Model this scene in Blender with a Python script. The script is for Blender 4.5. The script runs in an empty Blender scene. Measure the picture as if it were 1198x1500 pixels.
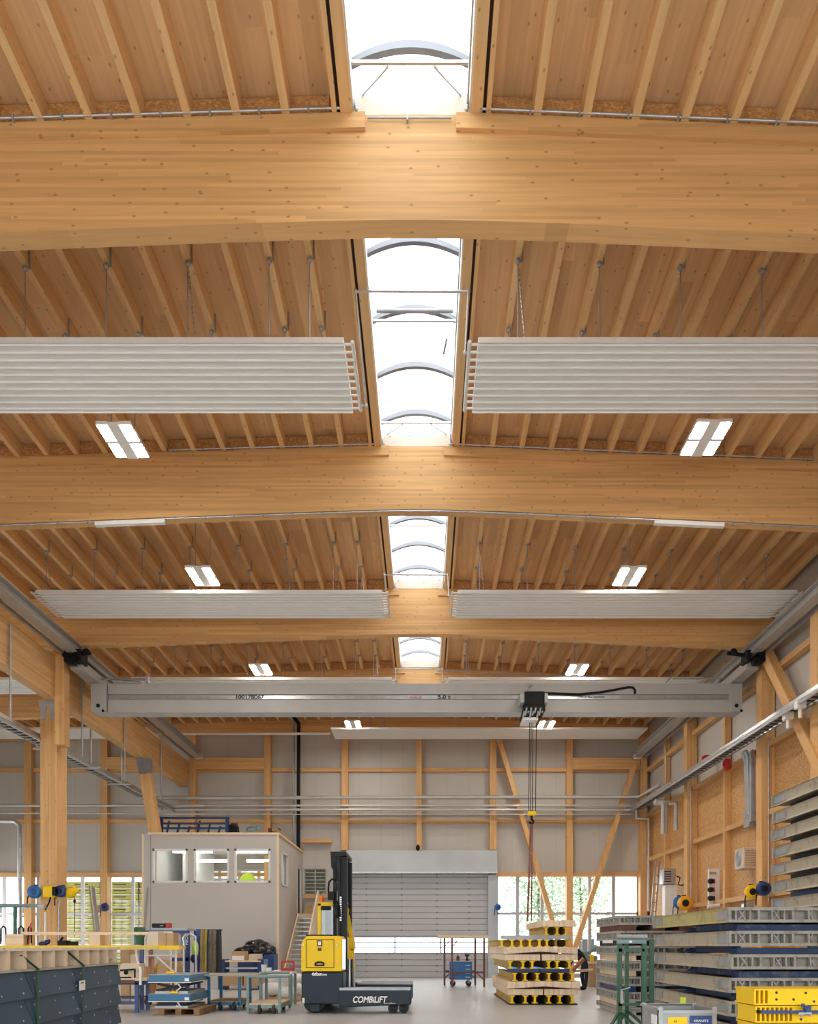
import bpy, math, random
from mathutils import Vector, Matrix
random.seed(11)
C = bpy.context.scene.collection
PI = math.pi
# ---- survey of the place: the camera stands at x=0, y=0, 1.436 m above the floor, looking along +y.
F, VX, VY, H = 1200.0, 622.0, 1386.0, 1.436
def gx(px, D): return (px - VX) * D / F
def gz(py, D): return H - (py - VY) * D / F
def at(px, py, D): return Vector((gx(px, D), D, gz(py, D)))
WM = {}
ORD = ('first second third fourth fifth sixth seventh eighth ninth tenth eleventh twelfth thirteenth fourteenth fifteenth '
       'sixteenth seventeenth eighteenth nineteenth twentieth').split() + ['twenty-' + s for s in
       'first second third fourth fifth sixth seventh eighth ninth'.split()] + ['thirtieth', 'thirty-first', 'thirty-second', 'thirty-third', 'thirty-fourth']

class MB:
    def __init__(s): s.v = []; s.f = []; s.sm = []
    def add(s, vs, fs, smooth=False):
        b = len(s.v); s.v += [Vector(p) for p in vs]
        for f in fs: s.f.append([i + b for i in f]); s.sm.append(smooth)
        return s
    def hexa(s, p):   # 0-3 bottom ring, 4-7 top ring
        return s.add(p, [(3, 2, 1, 0), (4, 5, 6, 7), (0, 1, 5, 4), (1, 2, 6, 5), (2, 3, 7, 6), (3, 0, 4, 7)])
    def box(s, x0, x1, y0, y1, z0, z1):
        return s.hexa([(x0, y0, z0), (x1, y0, z0), (x1, y1, z0), (x0, y1, z0), (x0, y0, z1), (x1, y0, z1), (x1, y1, z1), (x0, y1, z1)])
    def bar(s, p, q, w, h, up=(0, 0, 1)):
        p, q = Vector(p), Vector(q); d = (q - p).normalized(); u = Vector(up)
        if abs(d.dot(u)) > .98: u = Vector((0, 1, 0)) if abs(d.y) < .9 else Vector((1, 0, 0))
        a = d.cross(u).normalized() * (w / 2); b = a.cross(d).normalized() * (h / 2)
        return s.hexa([p - a - b, p + a - b, q + a - b, q - a - b, p - a + b, p + a + b, q + a + b, q - a + b])
    def ring(s, c, d, r, n):
        d = d.normalized(); u = Vector((0, 0, 1)) if abs(d.z) < .9 else Vector((1, 0, 0))
        a = d.cross(u).normalized(); b = d.cross(a)
        return [c + (a * math.cos(2 * PI * i / n) + b * math.sin(2 * PI * i / n)) * r for i in range(n)]
    def tube(s, p, q, r, n=10, r2=None):
        return s.path([p, q], r, n, r2)
    def path(s, pts, r, n=8, r2=None):
        pts = [Vector(p) for p in pts]; pts = [p for i, p in enumerate(pts) if i == 0 or (p - pts[i - 1]).length > 1e-4]; rings = []; m = len(pts)
        for i, p in enumerate(pts):
            d0 = (p - pts[i - 1]).normalized() if i else None
            d1 = (pts[i + 1] - p).normalized() if i < m - 1 else None
            d = d1 if d0 is None else d0 if d1 is None else (d0 + d1)
            if d.length < 1e-4: d = d0
            rr = r if r2 is None else r + (r2 - r) * i / (m - 1)
            d = d.normalized()
            if i == 0:
                u = Vector((0, 0, 1)) if abs(d.z) < .9 else Vector((1, 0, 0))
                a = d.cross(u).normalized()
            else:
                a = (a - d * a.dot(d)).normalized()
            b = d.cross(a)
            rings.append([p + (a * math.cos(2 * PI * k / n) + b * math.sin(2 * PI * k / n)) * rr for k in range(n)])
        vs = [v for rg in rings for v in rg]
        fs = [(i * n + k, i * n + (k + 1) % n, (i + 1) * n + (k + 1) % n, (i + 1) * n + k) for i in range(m - 1) for k in range(n)]
        s.add(vs, fs, True)
        s.add(rings[0], [tuple(range(n))[::-1]]); s.add(rings[-1], [tuple(range(n))])
        return s
    def prism(s, poly, ax, a, b):
        f = {'x': lambda p, t: (t, p[0], p[1]), 'y': lambda p, t: (p[0], t, p[1]), 'z': lambda p, t: (p[0], p[1], t)}[ax]
        n = len(poly)
        s.add([f(p, a) for p in poly] + [f(p, b) for p in poly],
              [tuple(range(n))[::-1], tuple(range(n, 2 * n))] + [(i, (i + 1) % n, n + (i + 1) % n, n + i) for i in range(n)])
        return s
    def strip(s, lo, hi, ax, a, b):
        # a long profile given as matched lower and upper points: quads instead of one big face
        for i in range(len(lo) - 1):
            s.prism([lo[i], lo[i + 1], hi[i + 1], hi[i]], ax, a, b)
        return s
    def ball(s, c, r, sc=(1, 1, 1), n=10, m=6):
        c = Vector(c); vs = [c + Vector((0, 0, -r * sc[2]))]
        for j in range(1, m):
            t = PI * j / m - PI / 2
            vs += [c + Vector((r * sc[0] * math.cos(t) * math.cos(2 * PI * i / n), r * sc[1] * math.cos(t) * math.sin(2 * PI * i / n), r * sc[2] * math.sin(t))) for i in range(n)]
        vs.append(c + Vector((0, 0, r * sc[2]))); T = len(vs) - 1
        fs = [(0, 1 + (i + 1) % n, 1 + i) for i in range(n)]
        for j in range(m - 2):
            fs += [(1 + j * n + i, 1 + j * n + (i + 1) % n, 1 + (j + 1) * n + (i + 1) % n, 1 + (j + 1) * n + i) for i in range(n)]
        fs += [(T, 1 + (m - 2) * n + i, 1 + (m - 2) * n + (i + 1) % n) for i in range(n)]
        return s.add(vs, fs, True)
    def lathe(s, prof, c, n=16, ax='z'):
        c = Vector(c); vs = []
        for r, h in prof:
            for i in range(n):
                t = 2 * PI * i / n; u, w = r * math.cos(t), r * math.sin(t)
                vs.append(c + Vector({'z': (u, w, h), 'y': (u, h, w), 'x': (h, u, w)}[ax]))
        m = len(prof)
        fs = [(j * n + i, j * n + (i + 1) % n, (j + 1) * n + (i + 1) % n, (j + 1) * n + i) for j in range(m - 1) for i in range(n)]
        s.add(vs, fs, True); s.add(vs[:n], [tuple(range(n))[::-1]]); s.add(vs[-n:], [tuple(range(n))])
        return s
    def xf(s, M):
        s.v = [M @ p for p in s.v]; return s
    def mesh(s, name, m, Mi=None):
        me = bpy.data.meshes.new(name)
        me.from_pydata([tuple(Mi @ p) if Mi else tuple(p) for p in s.v], [], s.f)
        if any(s.sm): me.polygons.foreach_set('use_smooth', s.sm)
        me.materials.append(m); me.update()
        return me
    def build(s, name, m, parent=None, local=False, bevel=0, seg=2):
        Mi = None
        if parent is not None and not local: Mi = WM[parent.name].inverted()
        o = bpy.data.objects.new(name, s.mesh(name, m, Mi)); C.objects.link(o)
        if parent is not None: o.parent = parent; WM[o.name] = WM[parent.name]
        else: WM[o.name] = Matrix.Identity(4)
        if bevel:
            b = o.modifiers.new('bevel', 'BEVEL'); b.width = bevel; b.segments = seg; b.limit_method = 'ANGLE'; b.angle_limit = .7
        return o

def tag(o, label, cat, group=None, kind='thing'):
    o['label'] = label; o['category'] = cat; o['kind'] = kind
    if group: o['group'] = group
    return o
def thing(name, label, cat, loc=(0, 0, 0), rz=0, group=None):
    o = bpy.data.objects.new(name, None); C.objects.link(o); o.empty_display_size = .1
    o.location = loc; o.rotation_euler = (0, 0, rz)
    WM[o.name] = Matrix.Translation(Vector(loc)) @ Matrix.Rotation(rz, 4, 'Z')
    return tag(o, label, cat, group)
def solo(name, mb, m, label, cat, group=None, bevel=0, seg=2):
    xs = [p.x for p in mb.v]; ys = [p.y for p in mb.v]; zs = [p.z for p in mb.v]
    c = Vector(((min(xs) + max(xs)) / 2, (min(ys) + max(ys)) / 2, min(zs)))
    o = mb.xf(Matrix.Translation(-c)).build(name, m, bevel=bevel, seg=seg)
    o.location = c; WM[o.name] = Matrix.Translation(c)
    return tag(o, label, cat, group)
def struct(name, mb, m, bevel=0):
    o = mb.build(name, m, bevel=bevel); o['kind'] = 'structure'; return o
def dup(root, loc, rz=0, label=None, group=None):
    r = root.copy(); C.objects.link(r); r.location = loc; r.rotation_euler = (0, 0, rz)
    WM[r.name] = Matrix.Translation(Vector(loc)) @ Matrix.Rotation(rz, 4, 'Z')
    if label: r['label'] = label
    if group: r['group'] = group
    for ch in list(root.children):
        c = ch.copy(); C.objects.link(c); c.parent = r
        for g in list(ch.children):
            d = g.copy(); C.objects.link(d); d.parent = c
    return r
def text(body, name, m, parent, loc, size, rot=(PI / 2, 0, 0), shear=0, bold=0, sx=1, align='LEFT', ext=.002):
    cu = bpy.data.curves.new(name, 'FONT'); cu.body = body; cu.size = size; cu.shear = shear; cu.offset = bold; cu.extrude = ext
    cu.align_x = align; cu.materials.append(m)
    tmp = bpy.data.objects.new(name, cu); C.objects.link(tmp)
    me = bpy.data.meshes.new_from_object(tmp.evaluated_get(bpy.context.evaluated_depsgraph_get()))
    bpy.data.objects.remove(tmp); bpy.data.curves.remove(cu)
    o = bpy.data.objects.new(name, me); C.objects.link(o)
    Mw = Matrix.Translation(Vector(loc)) @ Matrix.Rotation(rot[2], 4, 'Z') @ Matrix.Rotation(rot[0], 4, 'X')
    o.parent = parent; Ml = WM[parent.name].inverted() @ Mw
    o.location = Ml.to_translation(); o.rotation_euler = Ml.to_euler(); o.scale = (sx, 1, 1)
    return o

# ---------------------------------------------------------------- materials
M = {}
class NT:
    def __init__(s, name):
        s.m = bpy.data.materials.new(name); s.m.use_nodes = True; s.t = s.m.node_tree; s.t.nodes.clear()
        s.out = s.n('ShaderNodeOutputMaterial'); s.b = s.n('ShaderNodeBsdfPrincipled'); s.l(s.b, 0, s.out, 0)
    def n(s, ty, **kw):
        o = s.t.nodes.new(ty)
        for k, v in kw.items(): setattr(o, k, v)
        return o
    def l(s, a, i, b, j): s.t.links.new(a.outputs[i], b.inputs[j])
    def val(s, nd, **kw):
        for k, v in kw.items(): nd.inputs[k.replace('_', ' ')].default_value = v
        return nd
    def coord(s, rnd=True, scale=(1, 1, 1)):
        tc = s.n('ShaderNodeTexCoord'); mp = s.n('ShaderNodeMapping'); mp.inputs['Scale'].default_value = scale
        if rnd:
            oi = s.n('ShaderNodeObjectInfo'); ma = s.n('ShaderNodeVectorMath', operation='SCALE'); ma.inputs[0].default_value = (37., 53., 71.)
            s.l(oi, 'Random', ma, 'Scale'); ad = s.n('ShaderNodeVectorMath', operation='ADD')
            s.l(tc, 'Object', ad, 0); s.l(ma, 0, ad, 1); s.l(ad, 0, mp, 0)
        else: s.l(tc, 'Object', mp, 0)
        return mp
    def ramp(s, src, i, stops):
        r = s.n('ShaderNodeValToRGB'); e = r.color_ramp.elements
        while len(e) < len(stops): e.new(.5)
        for k, (p, c) in enumerate(stops): e[k].position = p; e[k].color = (*c, 1)
        s.l(src, i, r, 0); return r
    def mix(s, fac, a, b, mode='MIX'):
        x = s.n('ShaderNodeMix', data_type='RGBA', blend_type=mode)
        for k, v in ((0, fac), (6, a), (7, b)):
            if isinstance(v, tuple) and hasattr(v[0], 'outputs'): s.l(v[0], v[1], x, k)
            elif k == 0: x.inputs[0].default_value = v
            else: x.inputs[k].default_value = (*v, 1)
        return (x, 2)
def mul(c, k): return tuple(min(1, v * k) for v in c)
def flat(name, col, rough=.5, metal=0, var=.12, sc=3., bump=0, spec=.5):
    t = NT(name); mp = t.coord(); nz = t.n('ShaderNodeTexNoise'); nz.inputs['Scale'].default_value = sc; nz.inputs['Detail'].default_value = 5
    t.l(mp, 0, nz, 0)
    r = t.ramp(nz, 0, [(.3, mul(col, 1 - var)), (.7, mul(col, 1 + var))]); t.l(r, 0, t.b, 'Base Color')
    t.b.inputs['Roughness'].default_value = rough; t.b.inputs['Metallic'].default_value = metal
    t.b.inputs['Specular IOR Level'].default_value = spec
    if bump:
        bp = t.n('ShaderNodeBump'); bp.inputs['Strength'].default_value = bump; bp.inputs['Distance'].default_value = .01
        t.l(nz, 0, bp, 'Height'); t.l(bp, 0, t.b, 'Normal')
    M[name] = t.m; return t.m
def worn(name, col, under, amt=.5, rough=.6, sc=5., metal=0):
    t = NT(name); mp = t.coord(); nz = t.n('ShaderNodeTexNoise'); nz.inputs['Scale'].default_value = sc; nz.inputs['Detail'].default_value = 9; nz.inputs['Roughness'].default_value = .7
    t.l(mp, 0, nz, 0)
    r = t.ramp(nz, 0, [(amt - .08, col), (amt + .1, under)]); t.l(r, 0, t.b, 'Base Color')
    t.b.inputs['Roughness'].default_value = rough; t.b.inputs['Metallic'].default_value = metal
    M[name] = t.m; return t.m
def wood(name, base, ax, lam=0, lamax='z', knot=.5, rough=.55, contrast=.1, kscale=1.):
    """grain runs along ax; lam = lamella height; small dark knots"""
    t = NT(name); sc = {'x': (.5, 11, 11), 'y': (11, .5, 11), 'z': (11, 11, .5)}[ax]
    mp = t.coord(scale=sc); nz = t.n('ShaderNodeTexNoise'); nz.inputs['Scale'].default_value = 1.6; nz.inputs['Detail'].default_value = 6; nz.inputs['Distortion'].default_value = .4
    t.l(mp, 0, nz, 0)
    r = t.ramp(nz, 0, [(.28, mul(base, 1 - contrast)), (.5, base), (.74, mul(base, 1 + contrast * .8))])
    col = (r, 0)
    if lam:
        m2 = t.coord(); sp = t.n('ShaderNodeSeparateXYZ'); t.l(m2, 0, sp, 0)
        d = t.n('ShaderNodeMath', operation='DIVIDE'); t.l(sp, {'x': 0, 'y': 1, 'z': 2}[lamax], d, 0); d.inputs[1].default_value = lam
        fl = t.n('ShaderNodeMath', operation='FLOOR'); t.l(d, 0, fl, 0)
        ml = t.n('ShaderNodeMath', operation='DIVIDE'); w1 = t.n('ShaderNodeTexWhiteNoise', noise_dimensions='1D'); t.l(fl, 0, w1, 'W'); sh = t.n('ShaderNodeMath', operation='MULTIPLY_ADD'); t.l(w1, 0, sh, 0); sh.inputs[1].default_value = 9.; t.l(sp, {'x': 0, 'y': 1, 'z': 2}[ax], sh, 2); t.l(sh, 0, ml, 0); ml.inputs[1].default_value = 3.7
        f2 = t.n('ShaderNodeMath', operation='FLOOR'); t.l(ml, 0, f2, 0)
        cb = t.n('ShaderNodeCombineXYZ'); t.l(fl, 0, cb, 0); t.l(f2, 0, cb, 1)
        wn = t.n('ShaderNodeTexWhiteNoise', noise_dimensions='3D'); t.l(cb, 0, wn, 0)
        rr = t.ramp(wn, 0, [(0, (.85, .83, .80)), (1, (1.06, 1.06, 1.06))])
        col = t.mix(1., col, (rr, 0), 'MULTIPLY')
    if knot:
        ks = {'x': (1.2, .5, 2.8), 'y': (2.8, 1.2, .5), 'z': (2.8, .5, 1.2)}[ax]
        m3 = t.coord(); s3 = t.n('ShaderNodeSeparateXYZ'); t.l(m3, 0, s3, 0); ia = 'xyz'.index(ax); ib, ic = [i for i in range(3) if i != ia]
        sm = t.n('ShaderNodeMath', operation='ADD'); t.l(s3, ib, sm, 0); t.l(s3, ic, sm, 1)
        c3 = t.n('ShaderNodeCombineXYZ'); t.l(s3, ia, c3, 0); t.l(sm, 0, c3, 1)
        m4 = t.n('ShaderNodeMapping'); m4.inputs['Scale'].default_value = (2.6 * kscale, 4.6 * kscale, 1); t.l(c3, 0, m4, 0)
        vo = t.n('ShaderNodeTexVoronoi', voronoi_dimensions='2D'); vo.inputs['Scale'].default_value = 1.; t.l(m4, 0, vo, 0)
        a = t.ramp(vo, 'Distance', [(.02, (1, 1, 1)), (.085, (0, 0, 0))])
        sp = t.n('ShaderNodeSeparateColor'); t.l(vo, 'Color', sp, 0)
        g = t.n('ShaderNodeMath', operation='GREATER_THAN'); t.l(sp, 0, g, 0); g.inputs[1].default_value = 1 - knot
        mu = t.n('ShaderNodeMath', operation='MULTIPLY'); t.l(a, 0, mu, 0); t.l(g, 0, mu, 1)
        m5 = t.n('ShaderNodeMath', operation='MULTIPLY'); t.l(mu, 0, m5, 0); m5.inputs[1].default_value = .75
        col = t.mix((m5, 0), col, mul(base, .34))
    t.l(col[0], col[1], t.b, 'Base Color'); t.b.inputs['Roughness'].default_value = rough; t.b.inputs['Specular IOR Level'].default_value = .35
    M[name] = t.m; return t.m
def mul_(v, k): return tuple(a * k for a in v)
GL = (.73, .425, .175)
wood('glulam_x', GL, 'x', .045, 'z', .6)
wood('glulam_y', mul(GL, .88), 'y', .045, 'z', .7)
wood('glulam_z', GL, 'z', .045, 'x', .7)
wood('joist', (.80, .53, .255), 'y', 0, 'z', .6, contrast=.12)
wood('deck', (.80, .545, .29), 'y', .22, 'x', .55, contrast=.1)
wood('curb', (.78, .50, .24), 'y', 0, 'z', .4)
wood('pale_x', (.80, .63, .43), 'x', .03, 'z', .3, contrast=.08)
wood('pale_y', (.88, .70, .50), 'y', .06, 'x', .3, contrast=.08)
wood('pale_z', (.78, .61, .42), 'z', 0, 'z', .3, contrast=.08)
wood('white_board', (.80, .70, .58), 'x', 0, 'z', .3, contrast=.04)
wood('grey_ply', (.40, .36, .31), 'x', 0, 'z', .2, contrast=.15)
def osb():
    t = NT('osb'); mp = t.coord(rnd=False, scale=(9, 9, 14)); vo = t.n('ShaderNodeTexVoronoi'); vo.inputs['Scale'].default_value = 3.2; vo.inputs['Randomness'].default_value = 1
    nz = t.n('ShaderNodeTexNoise'); nz.inputs['Scale'].default_value = 2.; nz.inputs['Detail'].default_value = 2; t.l(mp, 0, nz, 0)
    vm = t.n('ShaderNodeVectorMath', operation='ADD'); t.l(mp, 0, vm, 0); t.l(nz, 'Color', vm, 1); t.l(vm, 0, vo, 0)
    sp = t.n('ShaderNodeSeparateColor'); t.l(vo, 'Color', sp, 0)
    r = t.ramp(sp, 0, [(0, (.42, .21, .065)), (.55, (.57, .30, .105)), (1, (.70, .43, .20))]); t.l(r, 0, t.b, 'Base Color')
    t.b.inputs['Roughness'].default_value = .6; M['osb'] = t.m
osb()
def seams(name, col, pitch, ax, w=.012, dark=.7, rough=.45):
    t = NT(name); mp = t.coord(rnd=False); sp = t.n('ShaderNodeSeparateXYZ'); t.l(mp, 0, sp, 0)
    md = t.n('ShaderNodeMath', operation='PINGPONG'); t.l(sp, ax, md, 0); md.inputs[1].default_value = pitch / 2
    lt = t.n('ShaderNodeMath', operation='LESS_THAN'); t.l(md, 0, lt, 0); lt.inputs[1].default_value = w / 2
    nz = t.n('ShaderNodeTexNoise'); nz.inputs['Scale'].default_value = .6; nz.inputs['Detail'].default_value = 3; t.l(mp, 0, nz, 0)
    r = t.ramp(nz, 0, [(.3, mul(col, .96)), (.7, mul(col, 1.04))])
    c = t.mix((lt, 0), (r, 0), mul(col, dark)); t.l(c[0], c[1], t.b, 'Base Color'); t.b.inputs['Roughness'].default_value = rough
    M[name] = t.m
seams('panel_wall', (.53, .50, .45), 1.0, 0)
seams('panel_wall_side', (.52, .485, .44), 1.0, 1)
flat('office_wall', (.52, .48, .44), .7, var=.03, sc=.7)
flat('office_inside', (.82, .82, .80), .8, var=.02)
def concrete():
    t = NT('concrete'); mp = t.coord(rnd=False, scale=(1, .45, 1)); nz = t.n('ShaderNodeTexNoise'); nz.inputs['Scale'].default_value = .9; nz.inputs['Detail'].default_value = 8; nz.inputs['Roughness'].default_value = .65; t.l(mp, 0, nz, 0)
    r = t.ramp(nz, 0, [(.3, (.48, .485, .49)), (.55, (.55, .555, .565)), (.75, (.60, .605, .615))])
    n2 = t.n('ShaderNodeTexNoise'); n2.inputs['Scale'].default_value = 14; n2.inputs['Detail'].default_value = 4; t.l(mp, 0, n2, 0)
    t.l(r, 0, t.b, 'Base Color')
    rr = t.ramp(nz, 0, [(.35, (.28,) * 3), (.7, (.36,) * 3)]); t.l(rr, 0, t.b, 'Roughness')
    t.b.inputs['Specular IOR Level'].default_value = .6; M['concrete'] = t.m
concrete()
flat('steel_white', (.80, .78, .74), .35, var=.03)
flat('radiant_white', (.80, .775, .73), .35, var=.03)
flat('crane_grey', (.46, .455, .44), .4, var=.05, sc=1.5)
flat('runway_grey', (.42, .405, .38), .4, var=.06)
flat('galv', (.52, .53, .54), .33, .75, var=.12, sc=6)
flat('galv_dull', (.40, .41, .42), .5, .5, var=.15, sc=4)
flat('pipe_grey', (.55, .53, .50), .35, .3, var=.05)
flat('dark_steel', (.014, .015, .017), .45, 0, var=.2, spec=.22)
flat('black', (.007, .007, .008), .5, var=.2, spec=.2)
flat('rib_grey', (.24, .25, .27), .5, .2, var=.05)
flat('hinge_grey', (.22, .22, .23), .5)
flat('rubber', (.03, .03, .032), .7, var=.2)
flat('groove', (.05, .032, .022), .8)
flat('door_grey', (.46, .46, .47), .42, .1, var=.03, sc=.8)
flat('door_box', (.47, .49, .49), .4, .35, var=.08, sc=.8)
flat('frame_white', (.72, .72, .71), .4, var=.03)
flat('frame_grey', (.45, .48, .50), .4, .2, var=.05)
flat('yellow', (.92, .60, .004), .42, var=.04, spec=.3)
flat('yellow_beam', (.88, .56, .008), .5, var=.12, sc=6, spec=.3)
flat('yellow_timber', (.50, .34, .07), .6, var=.2)
flat('yellow_dull', (.62, .50, .14), .6, var=.15)
flat('slate', (.014, .05, .098), .5, var=.22, sc=1.2)
flat('combi_dark', (.018, .029, .044), .45, var=.08, spec=.3)
flat('blue', (.008, .045, .19), .4, var=.15)
flat('blue_deep', (.008, .03, .12), .5, var=.2)
flat('blue_bright', (.008, .14, .40), .38, var=.1)
flat('blue_lift', (.006, .13, .27), .35, var=.1)
flat('green', (.022, .10, .045), .4, var=.2)
flat('strap_green', (.005, .075, .045), .5)
flat('green_grey', (.19, .29, .28), .45, var=.15)
flat('red', (.55, .02, .02), .4)
flat('orange_yellow', (.85, .40, .01), .4)
flat('orange', (.85, .16, .02), .4)
flat('brown_red', (.17, .055, .04), .6, var=.25)
flat('copper_pipe', (.40, .16, .08), .45, .3, var=.2)
flat('cardboard', (.50, .33, .18), .8, var=.08)
flat('cardboard_pale', (.66, .55, .42), .8, var=.06)
flat('paper', (.85, .84, .82), .7, var=.02)
flat('plastic_white', (.80, .79, .76), .4, var=.05, sc=8, bump=.4)
flat('bag_black', (.012, .012, .013), .22, var=.3, sc=9, bump=.8)
flat('navy_cloth', (.012, .016, .035), .85, var=.25, sc=12)
flat('skin', (.52, .29, .2), .6, var=.06)
flat('hair', (.05, .03, .02), .7)
flat('hivis', (.55, .78, .05), .6)
flat('belt_grey', (.16, .14, .125), .8, var=.3, sc=8)
flat('belt_dark', (.04, .038, .035), .8, var=.3, sc=8)
flat('belt_yellow', (.45, .33, .05), .8, var=.2, sc=8)
flat('belt_tan', (.36, .24, .12), .8, var=.2, sc=8)
worn('frame_worn', (.37, .36, .32), (.20, .185, .155), .58, sc=7)
worn('timber_worn', (.44, .385, .29), (.25, .215, .16), .6, sc=4)
worn('timber_yellow', (.50, .43, .17), (.34, .29, .15), .55, sc=4)
flat('blue_spacer', (.006, .028, .09), .5, var=.3, sc=5)
flat('pallet_brown', (.26, .15, .065), .75, var=.15, sc=6)
worn('blue_worn', (.012, .035, .10), (.16, .15, .15), .6, sc=5)
flat('box_grey', (.33, .345, .35), .45, .4, var=.12)
flat('insul_yellow', (.55, .50, .09), .6, var=.06)
flat('ground_grey', (.68, .68, .66), .9, var=.1, sc=.5)
flat('leaf', (.30, .40, .24), .7, var=.3, sc=2)
flat('bark', (.12, .09, .06), .9)
flat('facade', (.65, .68, .72), .8)
flat('white_text', (.9, .9, .9), .5, var=.0)
flat('dark_text', (.03, .03, .035), .5, var=.0)
flat('red_text', (.5, .05, .04), .5, var=.0)
def glass(name, tint, gloss=.06, trans=1.):
    t = NT(name); t.t.nodes.remove(t.b); tr = t.n('ShaderNodeBsdfTransparent'); tr.inputs[0].default_value = (*tint, 1)
    gl = t.n('ShaderNodeBsdfGlossy'); gl.inputs['Roughness'].default_value = .03
    nz = t.n('ShaderNodeTexNoise'); nz.inputs['Scale'].default_value = .4; rr = t.ramp(nz, 0, [(.2, (gloss * .8,) * 3), (.8, (gloss * 1.2,) * 3)])
    mx = t.n('ShaderNodeMixShader'); t.l(rr, 0, mx, 0); t.l(tr, 0, mx, 1); t.l(gl, 0, mx, 2); t.l(mx, 0, t.out, 0); M[name] = t.m
glass('glass', (.95, .97, .97)); glass('glass_dark', (.013, .013, .007), .06); glass('glass_green', (.30, .48, .38), .12); glass('dome_glass', (.96, .97, .98), .04)
def emit(name, col, st):
    t = NT(name); t.b.inputs['Base Color'].default_value = (*col, 1); t.b.inputs['Emission Color'].default_value = (*col, 1); t.b.inputs['Emission Strength'].default_value = st
    nz = t.n('ShaderNodeTexNoise'); rr = t.ramp(nz, 0, [(.2, (.4,) * 3), (.8, (.5,) * 3)]); t.l(rr, 0, t.b, 'Roughness'); M[name] = t.m
emit('lamp', (1, .95, .87), 60.); emit('lamp_office', (1, .98, .94), 2.6)
# ---------------------------------------------------------------- roof
S = 6.81; BY = [10.27 + S * i for i in range(4)]; RC = -.165; WB = 37.5; XL, XR = -20.7, 10.25
def zt(x): d = x - RC; return 11.87 - (.03 * -d if d < 0 else .042 * d)
def zb(x): d = x - RC; return 10.545 - (math.sqrt(d * d + 1.44) - 1.2) * (.04 if d < 0 else .047)
NTH = ['nearest', 'second', 'third', 'fourth']
def xs(a, b, st=.45):
    n = max(1, round((b - a) / st)); return [a + (b - a) * i / n for i in range(n + 1)]
for i, y in enumerate(BY):
    t = thing('roof_beam', ['huge knotty glulam beam nearest the viewer, high across the picture', 'second glulam beam, behind the two near radiant panels',
              'third glulam beam, right behind the far pair of striped panels', 'fourth glulam beam, mostly hidden behind the crane girder'][i], 'beam', (RC, y, 10.5), 0, 'main roof beams')
    m = MB(); X_ = xs(XL + .1, XR); m.strip([(x, zb(x)) for x in X_], [(x, zt(x)) for x in X_], 'y', y, y + .27); m.build('beam_body', M['glulam_x'], t)
    for a, b in ((XL + .1, -.745), (.394, XR)):
        X_ = xs(a, b); m = MB(); m.strip([(x, zt(x) - .20) for x in X_], [(x, zt(x) - .005) for x in X_], 'y', y - .055, y - .002); m.build('ledger', M['glulam_x'], t)
    for a, b in ((XL + .1, -1.2), (.85, XR)):
        X_ = xs(a, b); m = MB(); m.strip([(x, zt(x) + .002) for x in X_], [(x, zt(x) + .285) for x in X_], 'y', y + .02, y + .04)
        m.strip([(x, zt(x) + .002) for x in X_], [(x, zt(x) + .285) for x in X_], 'y', y + .23, y + .25); m.build('blocking_board', M['osb'], t)
# edge beam over the far wall
t = MB(); X_ = xs(XL + .1, XR, 1); t.strip([(x, zt(x) - .52) for x in X_], [(x, zt(x)) for x in X_], 'y', 37.24, 37.46)
solo('edge_beam', t, M['glulam_x'], 'shallow glulam beam along the top of the far end wall', 'beam')
m = MB(); X_ = xs(XL + .1, XR, 1); m.strip([(x, zt(x) + .002) for x in X_], [(x, zt(x) + .285) for x in X_], 'y', 37.24, 37.26)
solo('blocking_strip', m, M['osb'], 'chipboard strip closing the joist ends at the far wall', 'board')
# roof deck
m = MB()
for a, b in ((XL - .1, -1.11), (.765, XR + .15)):
    m.prism([(a, zt(a) + .302), (b, zt(b) + .302), (b, zt(b) + .5), (a, zt(a) + .5)], 'y', -4, 37.7)
for y0, y1 in ((-4, 3.6), (10.35, 10.5), (17.16, 17.31), (23.97, 24.12), (30.72, 37.7)):
    m.box(-1.115, .77, y0, y1, 12.07, 12.125)
struct('ceiling', m, M['deck'])
# joists: one box per bay and place
bays = [(3.5, BY[0] + .27), (BY[0] + .29, BY[1] + .27), (BY[1] + .29, BY[2] + .27), (BY[2] + .29, BY[3] + .27), (BY[3] + .29, 37.2)]
BNAME = ['in front of the nearest big beam', 'between the nearest and second big beams', 'between the second and third big beams', 'between the third and fourth big beams', 'behind the crane']
for bi, (y0, y1) in enumerate(bays):
    me = MB().box(-.05, .05, 0, y1 - y0, 0, .295).mesh('joist', M['joist'])
    def joist(x, lab):
        o = bpy.data.objects.new('roof_joist', me); C.objects.link(o); o.location = (x, y0, zt(x) + .003); tag(o, lab, 'joist', 'roof joists ' + BNAME[bi])
    k = 0
    while True:
        x = RC - 1.57 - .612 * k
        if x < XL + .2: break
        joist(x, ORD[k] + ' roof joist left of the skylight line, ' + BNAME[bi]); k += 1
    k = 0
    while True:
        x = RC + 1.57 + .612 * k
        if x > XR - .05: break
        joist(x, ORD[k] + ' roof joist right of the skylight line, ' + BNAME[bi]); k += 1
    if bi == 4:
        for k in range(4):
            joist(RC - .92 + .612 * k, ORD[k] + ' of four joists across the middle of the roof, ' + BNAME[bi])
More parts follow.
